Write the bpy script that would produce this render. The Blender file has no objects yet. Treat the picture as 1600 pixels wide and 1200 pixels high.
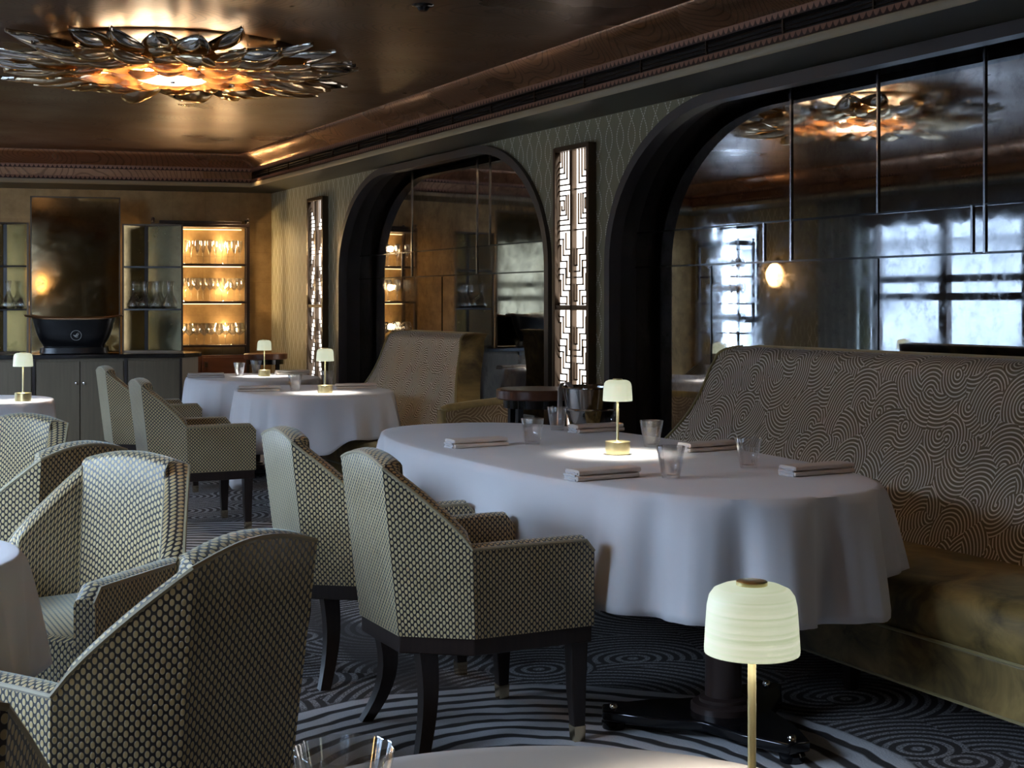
import bpy, bmesh, math, random
from mathutils import Vector, Matrix
random.seed(7)
PI = math.pi; sin = math.sin; cos = math.cos
SC = bpy.context.scene; COL = SC.collection
# ------------------------------------------------------------------ camera, world, exposure
F = 2200.0; HOR = 473.0; EYE = 1.30; TH = math.radians(26.8); CT = cos(TH); ST = sin(TH)
cd = bpy.data.cameras.new('camera'); cam = bpy.data.objects.new('camera', cd); COL.objects.link(cam)
cam.location = (0, 0, EYE); cam.rotation_euler = (PI/2, 0, -TH)
cd.sensor_width = 36; cd.lens = F/1600*36; cd.shift_y = -(600-HOR)/1600; cd.clip_start = .05
SC.camera = cam
SC.view_settings.view_transform = 'Standard'; SC.view_settings.look = 'None'
SC.view_settings.exposure = 1.5; SC.view_settings.gamma = 1; SC.view_settings.use_curve_mapping = False
wd = bpy.data.worlds.new('world'); SC.world = wd; wd.use_nodes = True
wd.node_tree.nodes['Background'].inputs[0].default_value = (.54, .73, 1, 1)
wd.node_tree.nodes['Background'].inputs[1].default_value = 13

# ------------------------------------------------------------------ room measures
WX = 4.2; LX = -1.3; FY = -3.0; BY = 13.65; BT = math.tan(math.radians(12)); BLY = BY+(WX-LX)*BT
CZ = 2.73; MX = 4.4
WIN = [(2.7, 5.9), (8.5, 11.55), (13.5, 14.4)]; WZ0, WZ1 = .45, 2.25
def area_portal(name, loc, rot, sx, sy):
    l = bpy.data.lights.new(name, 'AREA'); l.shape = 'RECTANGLE'; l.size = sx; l.size_y = sy
    l.cycles.is_portal = True
    o = bpy.data.objects.new(name, l); o.location = loc; o.rotation_euler = rot; COL.objects.link(o)
for a, b in WIN:
    area_portal('window_portal', (LX-.12, (a+b)/2, (WZ0+WZ1)/2), (0, -PI/2, 0), WZ1-WZ0, b-a)
def point_light(name, loc, power, col=(1, .75, .45), r=.03, kind='POINT', spot=None, rot=None, blend=.6):
    l = bpy.data.lights.new(name, kind); l.energy = power; l.color = col; l.shadow_soft_size = r
    if kind == 'SPOT': l.spot_size = spot; l.spot_blend = blend
    o = bpy.data.objects.new(name, l); o.location = loc
    if rot: o.rotation_euler = rot
    COL.objects.link(o); return o

def W2(X, Z): return (X*CT+Z*ST, -X*ST+Z*CT)            # camera frame on the plan -> room frame
def P(px, py, z):                                        # where the sight line meets height z
    Z = F*(EYE-z)/(py-HOR); return W2((px-800)/F*Z, Z)
def at_wall(px, D):                                      # y on a plane x = D
    a = (px-800)/F; Z = D/(a*CT+ST); return -a*Z*ST+Z*CT

# ------------------------------------------------------------------ materials
def mat(name, col=(.5, .5, .5), rough=.5, metal=0., spec=.5, **k):
    m = bpy.data.materials.new(name); m.use_nodes = True
    b = m.node_tree.nodes['Principled BSDF']
    b.inputs['Base Color'].default_value = (*col, 1); b.inputs['Roughness'].default_value = rough
    b.inputs['Metallic'].default_value = metal; b.inputs['Specular IOR Level'].default_value = spec
    for q, v in k.items():
        b.inputs[q.replace('_', ' ')].default_value = (*v, 1) if isinstance(v, tuple) else v
    return m
class G:
    def __init__(s, m): s.m = m; s.t = m.node_tree; s.b = s.t.nodes['Principled BSDF']
    def n(s, ty, **k):
        n = s.t.nodes.new(ty)
        for q, v in k.items(): setattr(n, q, v)
        return n
    def put(s, sock, v):
        if hasattr(v, 'is_output'): s.t.links.new(v, sock)
        else:
            try: sock.default_value = v
            except Exception: sock.default_value = (*v, 1)
    def M(s, op, a, b=0., c=0.):
        n = s.n('ShaderNodeMath', operation=op)
        s.put(n.inputs[0], a); s.put(n.inputs[1], b); s.put(n.inputs[2], c); return n.outputs[0]
    def coord(s, kind='Object'):
        n = s.n('ShaderNodeTexCoord'); return n.outputs[kind]
    def sep(s, v):
        n = s.n('ShaderNodeSeparateXYZ'); s.put(n.inputs[0], v); return n.outputs
    def comb(s, x, y, z=0.):
        n = s.n('ShaderNodeCombineXYZ'); s.put(n.inputs[0], x); s.put(n.inputs[1], y); s.put(n.inputs[2], z); return n.outputs[0]
    def noise(s, v, scale, detail=3, rough=.5, out='Fac', dist=0.):
        n = s.n('ShaderNodeTexNoise'); s.put(n.inputs['Vector'], v)
        n.inputs['Scale'].default_value = scale; n.inputs['Detail'].default_value = detail
        n.inputs['Roughness'].default_value = rough; n.inputs['Distortion'].default_value = dist
        return n.outputs[out]
    def vor(s, v, scale, out='Distance', feat='F1', rnd=1.):
        n = s.n('ShaderNodeTexVoronoi', feature=feat); s.put(n.inputs['Vector'], v)
        n.inputs['Scale'].default_value = scale; n.inputs['Randomness'].default_value = rnd
        return n.outputs[out]
    def mix(s, f, a, b):
        n = s.n('ShaderNodeMix', data_type='RGBA'); s.put(n.inputs[0], f); s.put(n.inputs[6], a); s.put(n.inputs[7], b)
        return n.outputs[2]
    def ramp(s, f, lo, hi, a=0., b=1.):
        n = s.n('ShaderNodeMapRange'); s.put(n.inputs[0], f)
        n.inputs[1].default_value = lo; n.inputs[2].default_value = hi
        n.inputs[3].default_value = a; n.inputs[4].default_value = b; return n.outputs[0]
    def scale(s, v, sx, sy, sz=1.):
        n = s.n('ShaderNodeMapping'); s.put(n.inputs[0], v); n.inputs['Scale'].default_value = (sx, sy, sz); return n.outputs[0]
    def bump(s, h, strength=.3, dist=.002):
        n = s.n('ShaderNodeBump'); s.put(n.inputs['Height'], h); n.inputs['Strength'].default_value = strength
        n.inputs['Distance'].default_value = dist; s.t.links.new(n.outputs[0], s.b.inputs['Normal'])
    def base(s, v): s.put(s.b.inputs['Base Color'], v)
    def inp(s, k, v): s.put(s.b.inputs[k], v)
c3 = lambda r, g, b: (r, g, b, 1)

MT = {}
# woven chair fabric: offset rows of raised gold ovals in a net of dull silver thread
m = mat('dotted_velvet', rough=.6, Sheen_Weight=.5, Sheen_Roughness=.4, Sheen_Tint=(.75, .9, .88)); g = G(m)
u, v, _ = g.sep(g.coord('UV'))
A_, B_ = .0185, .0190
def lat(o1, o2):
    fx = g.M('SUBTRACT', g.M('FRACT', g.M('ADD', g.M('DIVIDE', u, A_), o1)), .5); fy = g.M('SUBTRACT', g.M('FRACT', g.M('ADD', g.M('DIVIDE', v, B_), o2)), .5)
    return g.M('ADD', g.M('POWER', g.M('DIVIDE', g.M('ABSOLUTE', fx), .225), 2.), g.M('POWER', g.M('DIVIDE', g.M('ABSOLUTE', fy), .345), 2.))
r2 = g.M('MINIMUM', lat(0., 0.), lat(.5, .5))
dot = g.ramp(r2, 1.15, .8)
ring = g.M('MULTIPLY', g.ramp(r2, .55, .9), dot)
nz = g.noise(g.coord('Object'), 9, 3)
dc = g.mix(nz, c3(.50, .35, .14), c3(.66, .54, .29))
dc = g.mix(g.M('MULTIPLY', ring, .45), dc, c3(.60, .56, .42))
g.base(g.mix(dot, c3(.036, .030, .028), dc))
g.inp('Roughness', g.ramp(dot, 0, 1, .34, .5))
g.bump(dot, .6, .003); MT['fabric'] = m; MT['cord'] = mat('twisted_cord', (.30, .25, .14), .6, Sheen_Weight=.5)
m = mat('espresso_wood', (.018, .011, .009), .32); g = G(m)
g.base(g.mix(g.noise(g.scale(g.coord(), 30, 30, 3), 3), c3(.010, .006, .005), c3(.035, .02, .015))); MT['dark'] = m
MT['brass'] = mat('brushed_brass', (.66, .56, .30), .3, 1.)
MT['cap'] = mat('foot_brass', (.62, .50, .33), .2, 1.)
m = mat('linen', (.66, .63, .63), .85, Sheen_Weight=.2); g = G(m)
uv = g.coord('Object'); g.bump(g.noise(uv, 420, 2), .12, .001); g.base(g.mix(g.noise(uv, 4, 2), c3(.62, .60, .61), c3(.70, .67, .67))); MT['linen'] = m
m = mat('napkin_linen', (.70, .62, .56), .9); g = G(m); g.bump(g.noise(g.coord(), 300, 2), .2, .001); MT['napkin'] = m
MT['ivory_cloth'] = mat('ivory_cloth', (.60, .52, .45), .85)
m = bpy.data.materials.new('clear_glass'); m.use_nodes = True; nt = m.node_tree; nt.nodes.remove(nt.nodes['Principled BSDF'])
a = nt.nodes.new('ShaderNodeBsdfTransparent'); a.inputs[0].default_value = (.97, .975, .975, 1); b = nt.nodes.new('ShaderNodeBsdfGlossy'); b.inputs[1].default_value = .03; b.inputs[0].default_value = (.9, .9, .9, 1)
lw = nt.nodes.new('ShaderNodeLayerWeight'); lw.inputs[0].default_value = .5; pw = nt.nodes.new('ShaderNodeMath'); pw.operation = 'POWER'; pw.inputs[1].default_value = 1.8; ml = nt.nodes.new('ShaderNodeMath'); ml.operation = 'MULTIPLY_ADD'; ml.inputs[1].default_value = .85; ml.inputs[2].default_value = .15; nt.links.new(lw.outputs['Facing'], pw.inputs[0]); nt.links.new(pw.outputs[0], ml.inputs[0])
x_ = nt.nodes.new('ShaderNodeMixShader'); nt.links.new(ml.outputs[0], x_.inputs[0])
nt.links.new(a.outputs[0], x_.inputs[1]); nt.links.new(b.outputs[0], x_.inputs[2]); nt.links.new(x_.outputs[0], nt.nodes['Material Output'].inputs[0])
MT['glass'] = m
MT['steel'] = mat('polished_steel', (.75, .73, .70), .09, 1.)
MT['black_gloss'] = mat('black_gloss', (.006, .006, .007), .12)
MT['black_stone'] = mat('black_stone', (.012, .011, .012), .08)
MT['copper'] = mat('polished_copper', (.85, .56, .34), .28, 1.)
# banquette face fabric: rings of raised cord cut by one another
def fans(g, p, spacing, spread=1.5, rnd=1.):
    n = g.n('ShaderNodeTexVoronoi'); g.put(n.inputs['Vector'], p); n.inputs['Scale'].default_value = 1.; n.inputs['Randomness'].default_value = rnd
    cx_, cy_, _ = g.sep(n.outputs['Position']); r_, g_, _ = g.sep(n.outputs['Color']); px_, py_, _ = g.sep(p)
    dx = g.M('SUBTRACT', g.M('SUBTRACT', px_, cx_), g.M('MULTIPLY', g.M('SUBTRACT', r_, .5), spread))
    dy = g.M('SUBTRACT', g.M('SUBTRACT', py_, cy_), g.M('MULTIPLY', g.M('SUBTRACT', g_, .5), spread))
    d = g.M('SQRT', g.M('ADD', g.M('MULTIPLY', dx, dx), g.M('MULTIPLY', dy, dy)))
    return g.M('SINE', g.M('MULTIPLY', d, 2*PI/spacing))
def arcs(name, base, line, sc, spacing):
    m = mat(name, rough=.5, Sheen_Weight=.25); g = G(m); uv = g.coord('UV')
    s_ = fans(g, g.scale(uv, sc, sc*.85), spacing)
    ln = g.ramp(s_, .1, .8)
    g.base(g.mix(ln, base, line)); g.inp('Roughness', g.ramp(ln, 0, 1, .6, .30)); g.bump(ln, .5, .003)
    return m
MT['arc'] = arcs('cord_fan_fabric', c3(.17, .13, .07), c3(.82, .77, .66), 8.5, .115); MT['arc_brown'] = arcs('brown_fan_fabric', c3(.20, .11, .04), c3(.40, .27, .13), 8.5, .14)
m = mat('olive_velvet', rough=.55, Sheen_Weight=.6, Sheen_Roughness=.35, Sheen_Tint=(.9, .72, .4)); g = G(m)
nz = g.noise(g.coord(), 5.5, 4, .6, dist=.8)
g.base(g.mix(g.ramp(nz, .35, .68), c3(.07, .045, .012), c3(.36, .24, .075))); g.bump(nz, .3, .01); MT['velvet'] = m
MT['piping'] = mat('velvet_piping', (.26, .21, .075), .5, Sheen_Weight=.5)
# lamp shade
m = mat('ribbed_shade', (.8, .84, .68), .5); g = G(m); x, y, z = g.sep(g.coord())
st = g.noise(g.comb(0., 0., z), 170, 3, .7)
g.inp('Emission Color', g.mix(g.ramp(st, .35, .65), c3(.62, .72, .44), c3(.98, 1., .80))); g.b.inputs['Emission Strength'].default_value = .21
g.bump(st, .3, .001); MT['shade'] = m
MT['led'] = mat('led_disc', (1, 1, 1), .5, Emission_Color=(1, .98, .9), Emission_Strength=6.)
# gold leaf wall
m = mat('gold_leaf', rough=.42, metal=.55); g = G(m); o = g.coord('UV')
br = g.n('ShaderNodeTexBrick'); g.put(br.inputs[0], o); br.inputs['Scale'].default_value = 1.
br.inputs['Brick Width'].default_value = .32; br.inputs['Row Height'].default_value = .30; br.inputs['Mortar Size'].default_value = .0015
br.inputs['Color1'].default_value = c3(.38, .24, .10); br.inputs['Color2'].default_value = c3(.44, .28, .12); br.inputs['Mortar'].default_value = c3(.30, .18, .08)
g.base(g.mix(g.ramp(g.noise(o, 7, 5, .65), .35, .7, 0, .55), br.outputs[0], c3(.17, .10, .04)))
g.bump(g.noise(o, 50, 4), .15, .003); MT['gold'] = m
# sage silk wall with dashed stitching
m = mat('stitched_silk', rough=.55, Sheen_Weight=.2); g = G(m); u, v, _ = g.sep(g.coord('UV'))
U = g.M('DIVIDE', u, .125); S = g.M('MULTIPLY', g.M('SINE', g.M('MULTIPLY', v, 2*PI/.36)), .30)
f0 = g.M('SUBTRACT', g.M('FRACT', U), .5)
l1 = g.M('ABSOLUTE', g.M('SUBTRACT', f0, S)); l2 = g.M('ABSOLUTE', g.M('ADD', f0, S))
ln = g.ramp(g.M('MINIMUM', l1, l2), .035, .02)
ds = g.ramp(g.M('FRACT', g.M('DIVIDE', v, .014)), .6, .7, 1., 0.)
ln = g.M('MULTIPLY', ln, ds)
silk = g.mix(g.noise(g.comb(g.M('MULTIPLY', u, 60.), g.M('MULTIPLY', v, 3.)), 2, 3), c3(.20, .185, .10), c3(.31, .285, .165))
g.base(g.mix(ln, silk, c3(.9, .9, .78))); MT['silk'] = m
# ceiling / cornice leaf
def leaf(name, a, b, rough=.33, metal=.75, rings=True):
    m = mat(name, rough=rough, metal=metal); g = G(m); o = g.coord('Object')
    d = g.vor(g.scale(o, .9, 1.6, 1.), 1.)
    s_ = g.M('SINE', g.M('MULTIPLY', g.M('ADD', d, g.M('MULTIPLY', g.noise(o, 3, 2), .12)), 170.))
    gr = g.noise(g.scale(o, 5, 60, 10), 1., 4)
    g.base(g.mix(g.M('MULTIPLY', g.ramp(s_, .6, .95), .6), g.mix(gr, a, b), c3(a[0]*.4, a[1]*.4, a[2]*.4)))
    g.inp('Roughness', g.ramp(g.noise(o, 1.3, 3), .3, .7, rough-.08, rough+.12))
    g.bump(g.M('ADD', gr, g.M('MULTIPLY', s_, .2)), .12, .004); return m
MT['ceiling'] = leaf('bronze_leaf', c3(.15, .088, .052), c3(.25, .15, .09))
MT['cove'] = leaf('copper_leaf', c3(.36, .20, .115), c3(.52, .29, .165), .27)
def scallop(name, a, b):
    m = mat(name, rough=.5, metal=.35); g = G(m); u, v, _ = g.sep(g.coord('UV'))
    fx = g.M('SUBTRACT', g.M('FRACT', g.M('DIVIDE', u, .042)), .5)
    e = g.M('MULTIPLY', g.M('POWER', g.M('ABSOLUTE', fx), 2.), 3.0)
    g.base(g.mix(g.ramp(g.M('SUBTRACT', g.M('DIVIDE', v, .036), e), .1, .2), b, a)); return m
MT['scallop'] = scallop('scalloped_band', c3(.33, .17, .11), c3(.05, .022, .014))
MT['strip'] = mat('pale_wood_strip', (.34, .27, .16), .45)
MT['soffit'] = mat('soffit_plaster', (.075, .072, .055), .45)
MT['arch'] = mat('arch_lacquer', (.030, .025, .024), .42)
MT['archtrim'] = mat('arch_trim', (.05, .042, .04), .4)
# foxed dark mirror
def mirror(name, hi, lo, r=.02):
    m = mat(name, rough=r, metal=1.); g = G(m); o = g.coord('Object')
    a = g.ramp(g.noise(o, 2.2, 6, .65, dist=.4), .42, .72); b_ = g.ramp(g.noise(o, 14, 5, .7), .5, .75)
    f = g.M('MINIMUM', g.M('ADD', g.M('MULTIPLY', a, .7), g.M('MULTIPLY', b_, .45)), 1.)
    g.base(g.mix(f, hi, lo)); g.inp('Roughness', g.ramp(f, 0, 1, r, r+.10)); return m
MT['mirror'] = mirror('foxed_mirror', c3(.58, .58, .59), c3(.14, .14, .15), .012)
MT['amber_mirror'] = mirror('aged_gold_mirror', c3(.80, .64, .38), c3(.32, .23, .11), .03)
MT['gold_glass'] = mirror('gold_backed_glass', c3(.62, .52, .31), c3(.30, .27, .15), .22)
MT['bevel'] = mat('bevel_edge', (.42, .43, .45), .2, 1.)
# carpet
m = mat('carpet', rough=.95); g = G(m); o = g.coord('Object'); x, y, z = g.sep(o)
nn = g.noise(o, 2.2, 3)
wob = g.M('MULTIPLY', g.M('SUBTRACT', nn, .5), .16)
cy = g.M('SUBTRACT', g.M('MODULO', g.M('ADD', y, 10.72), 4.0), 2.0)      # medallions every four metres
cx = g.M('SUBTRACT', x, 1.75)
r = g.M('SQRT', g.M('ADD', g.M('POWER', g.M('ABSOLUTE', cx), 2.), g.M('POWER', g.M('ABSOLUTE', cy), 2.)))
rr = g.M('ADD', r, wob)
rings = g.ramp(g.M('SINE', g.M('MULTIPLY', rr, 2*PI/.085)), -.6, -.1)
inm = g.ramp(r, 1.10, 1.06)
fan = g.ramp(fans(g, g.scale(o, 1.9, 2.3), .085, 1.2, .8), -.2, .4)
fleck = g.noise(o, 160, 2)
fan = g.M('MULTIPLY', fan, g.ramp(fleck, .42, .58, .25, 1.))
band = g.ramp(g.M('ABSOLUTE', g.M('SUBTRACT', g.M('FRACT', g.M('DIVIDE', g.M('ADD', x, g.M('MULTIPLY', wob, .6)), 1.9)), .5)), .43, .46)
fan = g.M('MULTIPLY', fan, g.M('SUBTRACT', 1., g.M('MULTIPLY', band, .85)))
pat = g.M('ADD', g.M('MULTIPLY', rings, inm), g.M('MULTIPLY', g.M('MULTIPLY', fan, .72), g.M('SUBTRACT', 1., inm)))
g.base(g.mix(pat, g.mix(nn, c3(.032, .027, .026), c3(.07, .057, .052)), g.mix(fleck, c3(.55, .53, .53), c3(.74, .72, .73))))
g.bump(g.M('ADD', fleck, pat), .5, .004); MT['carpet'] = m
m = mat('walnut', rough=.28); g = G(m)
g.base(g.mix(g.noise(g.scale(g.coord(), 3, 40, 20), 1., 4), c3(.07, .026, .013), c3(.19, .075, .038))); MT['walnut'] = m
m = mat('grey_oak', rough=.5); g = G(m)
g.base(g.mix(g.noise(g.scale(g.coord(), 50, 50, 2.5), 1., 4), c3(.10, .075, .045), c3(.18, .135, .08))); MT['oak'] = m
MT['bronze'] = mat('dark_bronze', (.10, .072, .05), .35, .8)
MT['panel_glow'] = mat('backlit_glass', (1, 1, 1), .5, Emission_Color=(1, .95, .90), Emission_Strength=1.1)
MT['warm_led'] = mat('warm_led', (1, .8, .5), .5, Emission_Color=(1, .66, .30), Emission_Strength=1.6)
MT['chand_disc'] = mat('chandelier_disc', (1, .8, .65), .5, Emission_Color=(1, .70, .46), Emission_Strength=1.9)
MT['chand_ring'] = mat('chandelier_tube', (1, .8, .5), .5, Emission_Color=(1, .80, .54), Emission_Strength=20.)
MT['petal'] = mat('smoked_petal', (.62, .56, .48), .10, 1.)
MT['petal_amber'] = mat('amber_petal', (.80, .52, .28), .14, 1.)
m = bpy.data.materials.new('amber_glass_petal'); m.use_nodes = True; nt = m.node_tree; nt.nodes.remove(nt.nodes['Principled BSDF'])
a = nt.nodes.new('ShaderNodeBsdfTranslucent'); a.inputs[0].default_value = (.95, .66, .36, 1); b = nt.nodes.new('ShaderNodeBsdfGlossy'); b.inputs[1].default_value = .1; b.inputs[0].default_value = (.9, .7, .45, 1)
x_ = nt.nodes.new('ShaderNodeMixShader'); x_.inputs[0].default_value = .68
nt.links.new(a.outputs[0], x_.inputs[1]); nt.links.new(b.outputs[0], x_.inputs[2]); nt.links.new(x_.outputs[0], nt.nodes['Material Output'].inputs[0]); MT['petal_amber'] = m
MT['sconce'] = mat('sconce_glass', (1, .8, .5), .3, Emission_Color=(1, .55, .20), Emission_Strength=4.)
MT['curtain'] = mat('curtain_cloth', (.34, .36, .32), .8)
MT['column'] = mat('dark_column', (.045, .028, .024), .28)
MT['stone'] = mat('pale_stone', (.105, .108, .112), .8)
MT['plain_wall'] = mat('dark_plaster', (.12, .10, .075), .7)
MT['grille'] = mat('grille_dark', (.02, .014, .012), .5)
MT['logo'] = mat('pale_enamel', (.45, .45, .42), .4)
m = bpy.data.materials.new('window_glass'); m.use_nodes = True; nt = m.node_tree; nt.nodes.remove(nt.nodes['Principled BSDF'])
a = nt.nodes.new('ShaderNodeBsdfTransparent'); b = nt.nodes.new('ShaderNodeBsdfGlossy'); b.inputs[1].default_value = .02
x_ = nt.nodes.new('ShaderNodeMixShader'); x_.inputs[0].default_value = .06
nt.links.new(a.outputs[0], x_.inputs[1]); nt.links.new(b.outputs[0], x_.inputs[2]); nt.links.new(x_.outputs[0], nt.nodes['Material Output'].inputs[0])
MT['pane'] = m

# ------------------------------------------------------------------ mesh builder
class MB:
    def __init__(s): s.v = []; s.f = []; s.uv = []
    def add(s, vs, fs, uvs=None):
        o = len(s.v); s.v += [tuple(p) for p in vs]
        for i, f in enumerate(fs):
            s.f.append([o+k for k in f]); s.uv.append([uvs[k] for k in f] if uvs else None)
    def box(s, c, d, M=None):
        x, y, z = [q/2 for q in d]
        vs = [Vector((sx*x, sy*y, sz*z)) for sz in (-1, 1) for sy in (-1, 1) for sx in (-1, 1)]
        if M is not None: vs = [M @ p for p in vs]
        vs = [p+Vector(c) for p in vs]
        s.add(vs, [(0, 2, 3, 1), (4, 5, 7, 6), (0, 1, 5, 4), (2, 6, 7, 3), (0, 4, 6, 2), (1, 3, 7, 5)]); return s
    def grid(s, P_, closeu=False, closev=False, uv=None):
        nu = len(P_); nv = len(P_[0]); vs = [p for r_ in P_ for p in r_]; fs = []; uvf = []
        off = len(s.v); s.v += [tuple(p) for p in vs]
        for i in range(nu if closeu else nu-1):
            for j in range(nv if closev else nv-1):
                a, b = i, (i+1) % nu; c, d = j, (j+1) % nv
                q = [a*nv+c, b*nv+c, b*nv+d, a*nv+d]
                s.f.append([off+k for k in q])
                s.uv.append([uv[i][j], uv[i+1][j], uv[i+1][j+1], uv[i][j+1]] if uv else None)
        return s
    def lathe(s, prof, n=24, c=(0, 0, 0), flute=None):
        rows = []
        for r_, z in prof:
            rows.append([(c[0]+(r_*(flute(k/n*2*PI, z) if flute else 1))*cos(k/n*2*PI), c[1]+(r_*(flute(k/n*2*PI, z) if flute else 1))*sin(k/n*2*PI), c[2]+z) for k in range(n)])
        return s.grid(rows, closev=True)
    def tube(s, pts, r_, n=8, closed=False, caps=True):
        pts = [Vector(p) for p in pts]; N = len(pts); rows = []; up = Vector((0, 0, 1))
        for i, p in enumerate(pts):
            if closed: t = (pts[(i+1) % N]-pts[i-1])
            else: t = pts[min(i+1, N-1)]-pts[max(i-1, 0)]
            t.normalize(); a = t.cross(up)
            if a.length < .05: a = t.cross(Vector((1, 0, 0)))
            a.normalize(); b = a.cross(t); rad = r_[i] if isinstance(r_, (list, tuple)) else r_
            rows.append([p+a*(rad*cos(k/n*2*PI))+b*(rad*sin(k/n*2*PI)) for k in range(n)])
        s.grid(rows, closeu=closed, closev=True)
        if caps and not closed:
            s.add(rows[0], [tuple(range(n))]); s.add(rows[-1], [tuple(range(n))])
        return s
    def prism(s, poly, z0, z1):
        n = len(poly); vs = [(x, y, z0) for x, y in poly]+[(x, y, z1) for x, y in poly]
        s.add(vs, [tuple(range(n-1, -1, -1)), tuple(range(n, 2*n))]+[(i, (i+1) % n, n+(i+1) % n, n+i) for i in range(n)]); return s
    def beam(s, secs):                                   # loft of square sections [(x,y,z,wx,wy)]
        rows = [[(x-a/2, y-b/2, z), (x+a/2, y-b/2, z), (x+a/2, y+b/2, z), (x-a/2, y+b/2, z)] for x, y, z, a, b in secs]
        s.grid(rows, closev=True); s.add(rows[0], [(0, 1, 2, 3)]); s.add(rows[-1], [(0, 1, 2, 3)]); return s
    def build(s, name, m, parent=None, bevel=0, sharp=32, seg=2, solid=0, sub=0):
        me = bpy.data.meshes.new(name); me.from_pydata(s.v, [], s.f)
        if any(s.uv):
            ul = me.uv_layers.new(name='UVMap'); k = 0
            for f, u in zip(s.f, s.uv):
                for j in range(len(f)):
                    ul.data[k].uv = u[j] if u else (0, 0); k += 1
        bm = bmesh.new(); bm.from_mesh(me)
        bmesh.ops.remove_doubles(bm, verts=bm.verts, dist=1e-5)
        bmesh.ops.recalc_face_normals(bm, faces=bm.faces)
        for f in bm.faces: f.smooth = True
        for e in bm.edges:
            if len(e.link_faces) == 2 and e.calc_face_angle(0) > math.radians(sharp): e.smooth = False
        bm.to_mesh(me); bm.free(); me.materials.append(MT[m] if isinstance(m, str) else m)
        o = bpy.data.objects.new(name, me); COL.objects.link(o)
        if parent: o.parent = parent
        if bevel:
            b = o.modifiers.new('bevel', 'BEVEL'); b.width = bevel; b.segments = seg; b.limit_method = 'ANGLE'; b.angle_limit = .6
        if sub:
            b = o.modifiers.new('sub', 'SUBSURF'); b.levels = sub; b.render_levels = sub
        if solid:
            b = o.modifiers.new('solid', 'SOLIDIFY'); b.thickness = solid; b.offset = 0
        return o
def thing(name, label, cat, loc=(0, 0, 0), rz=0, group=None):
    o = bpy.data.objects.new(name, None); COL.objects.link(o); o.location = loc; o.rotation_euler = (0, 0, rz)
    o.empty_display_size = .1
    return tag(o, label, cat, group)
def tag(o, label, cat, group=None):
    o['label'] = label; o['category'] = cat
    if group: o['group'] = group
    return o
def struct(o): o['kind'] = 'structure'; return o
def dup(root, loc=None, rz=None, label=None, group=None):
    kids = {}
    for ob in COL.objects: kids.setdefault(ob.parent, []).append(ob)
    def cp(o, par):
        c = o.copy(); COL.objects.link(c)
        if par: c.parent = par
        for ch in kids.get(o, []): cp(ch, c)
        return c
    c = cp(root, None)
    if loc is not None: c.location = loc
    if rz is not None: c.rotation_euler = (0, 0, rz)
    if label: c['label'] = label
    if group: c['group'] = group
    return c

# ------------------------------------------------------------------ the room shell
fl = MB(); fl.add([(LX-.3, FY-.2, 0), (WX+.4, FY-.2, 0), (WX+.4, BLY+.3, 0), (LX-.3, BLY+.3, 0), (LX-.3, FY-.2, -.1), (WX+.4, FY-.2, -.1), (WX+.4, BLY+.3, -.1), (LX-.3, BLY+.3, -.1)],
       [(0, 1, 2, 3), (7, 6, 5, 4), (0, 4, 5, 1), (1, 5, 6, 2), (2, 6, 7, 3), (3, 7, 4, 0)])
struct(fl.build('floor', 'carpet'))
ce = MB(); ce.box(((LX+WX)/2, (FY+BLY)/2, CZ+.05), (WX-LX+1, BLY-FY+.8, .1)); struct(ce.build('ceiling', 'ceiling'))
# right wall with two arched recesses
ARCH = [(2.55, 7.07), (7.76, 11.66)]; ATOP = 2.388; RX = 1.12; RZ = .86
def arch_curve(a, b, grow=0., n=16):
    pts = [(a-grow, 0.), (a-grow, .5), (a-grow, 1.0), (a-grow, ATOP-RZ)]
    for k in range(1, n+1):
        t = k/n*PI/2; pts.append((a+RX-(RX+grow)*cos(t), ATOP-RZ+(RZ+grow)*sin(t)))
    m_ = (a+b)/2
    return pts+[(m_, ATOP+grow)]+[(a+b-y, z) for y, z in reversed(pts)]
w = MB(); ZT = CZ
def wq(y0, z0, y1, z1, y2, z2, y3, z3, x=WX):
    w.add([(x, y0, z0), (x, y1, z1), (x, y2, z2), (x, y3, z3)], [(0, 1, 2, 3)], [(y0, z0), (y1, z1), (y2, z2), (y3, z3)])
ys = [FY]+[q for a in ARCH for q in a]+[BY]
for a, b in ((FY, ARCH[0][0]), (ARCH[0][1], ARCH[1][0]), (ARCH[1][1], BY)):
    wq(a, 0, b, 0, b, ZT, a, ZT)
for a, b in ARCH:
    c = arch_curve(a, b)
    for (y0, z0), (y1, z1) in zip(c[3:-4], c[4:-3]): wq(y0, z0, y1, z1, y1, ZT, y0, ZT)
struct(w.build('wall_right', 'silk'))
for a, b in ARCH:
    c = arch_curve(a, b); w2 = MB()
    w2.grid([[(WX-.02, y, z), (MX, y, z)] for y, z in c])
    struct(w2.build('trim_reveal', 'arch', sharp=60))
    o_ = arch_curve(a, b, .001); i_ = arch_curve(a, b, -.055); t = MB()
    t.grid([[(WX, y, z), (WX-.028, y, z), (WX-.028, y2, z2), (WX, y2, z2)] for (y, z), (y2, z2) in zip(o_, i_)])
    t.grid([[(WX+.0, y, z), (WX+.05, y, z)] for (y, z) in i_])
    struct(t.build('trim_arch', 'archtrim', sharp=40))
w = MB(); w.box((MX+.06, (FY+BY)/2, CZ/2), (.08, BY-FY, CZ)); struct(w.build('wall_recess', 'arch'))
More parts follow.
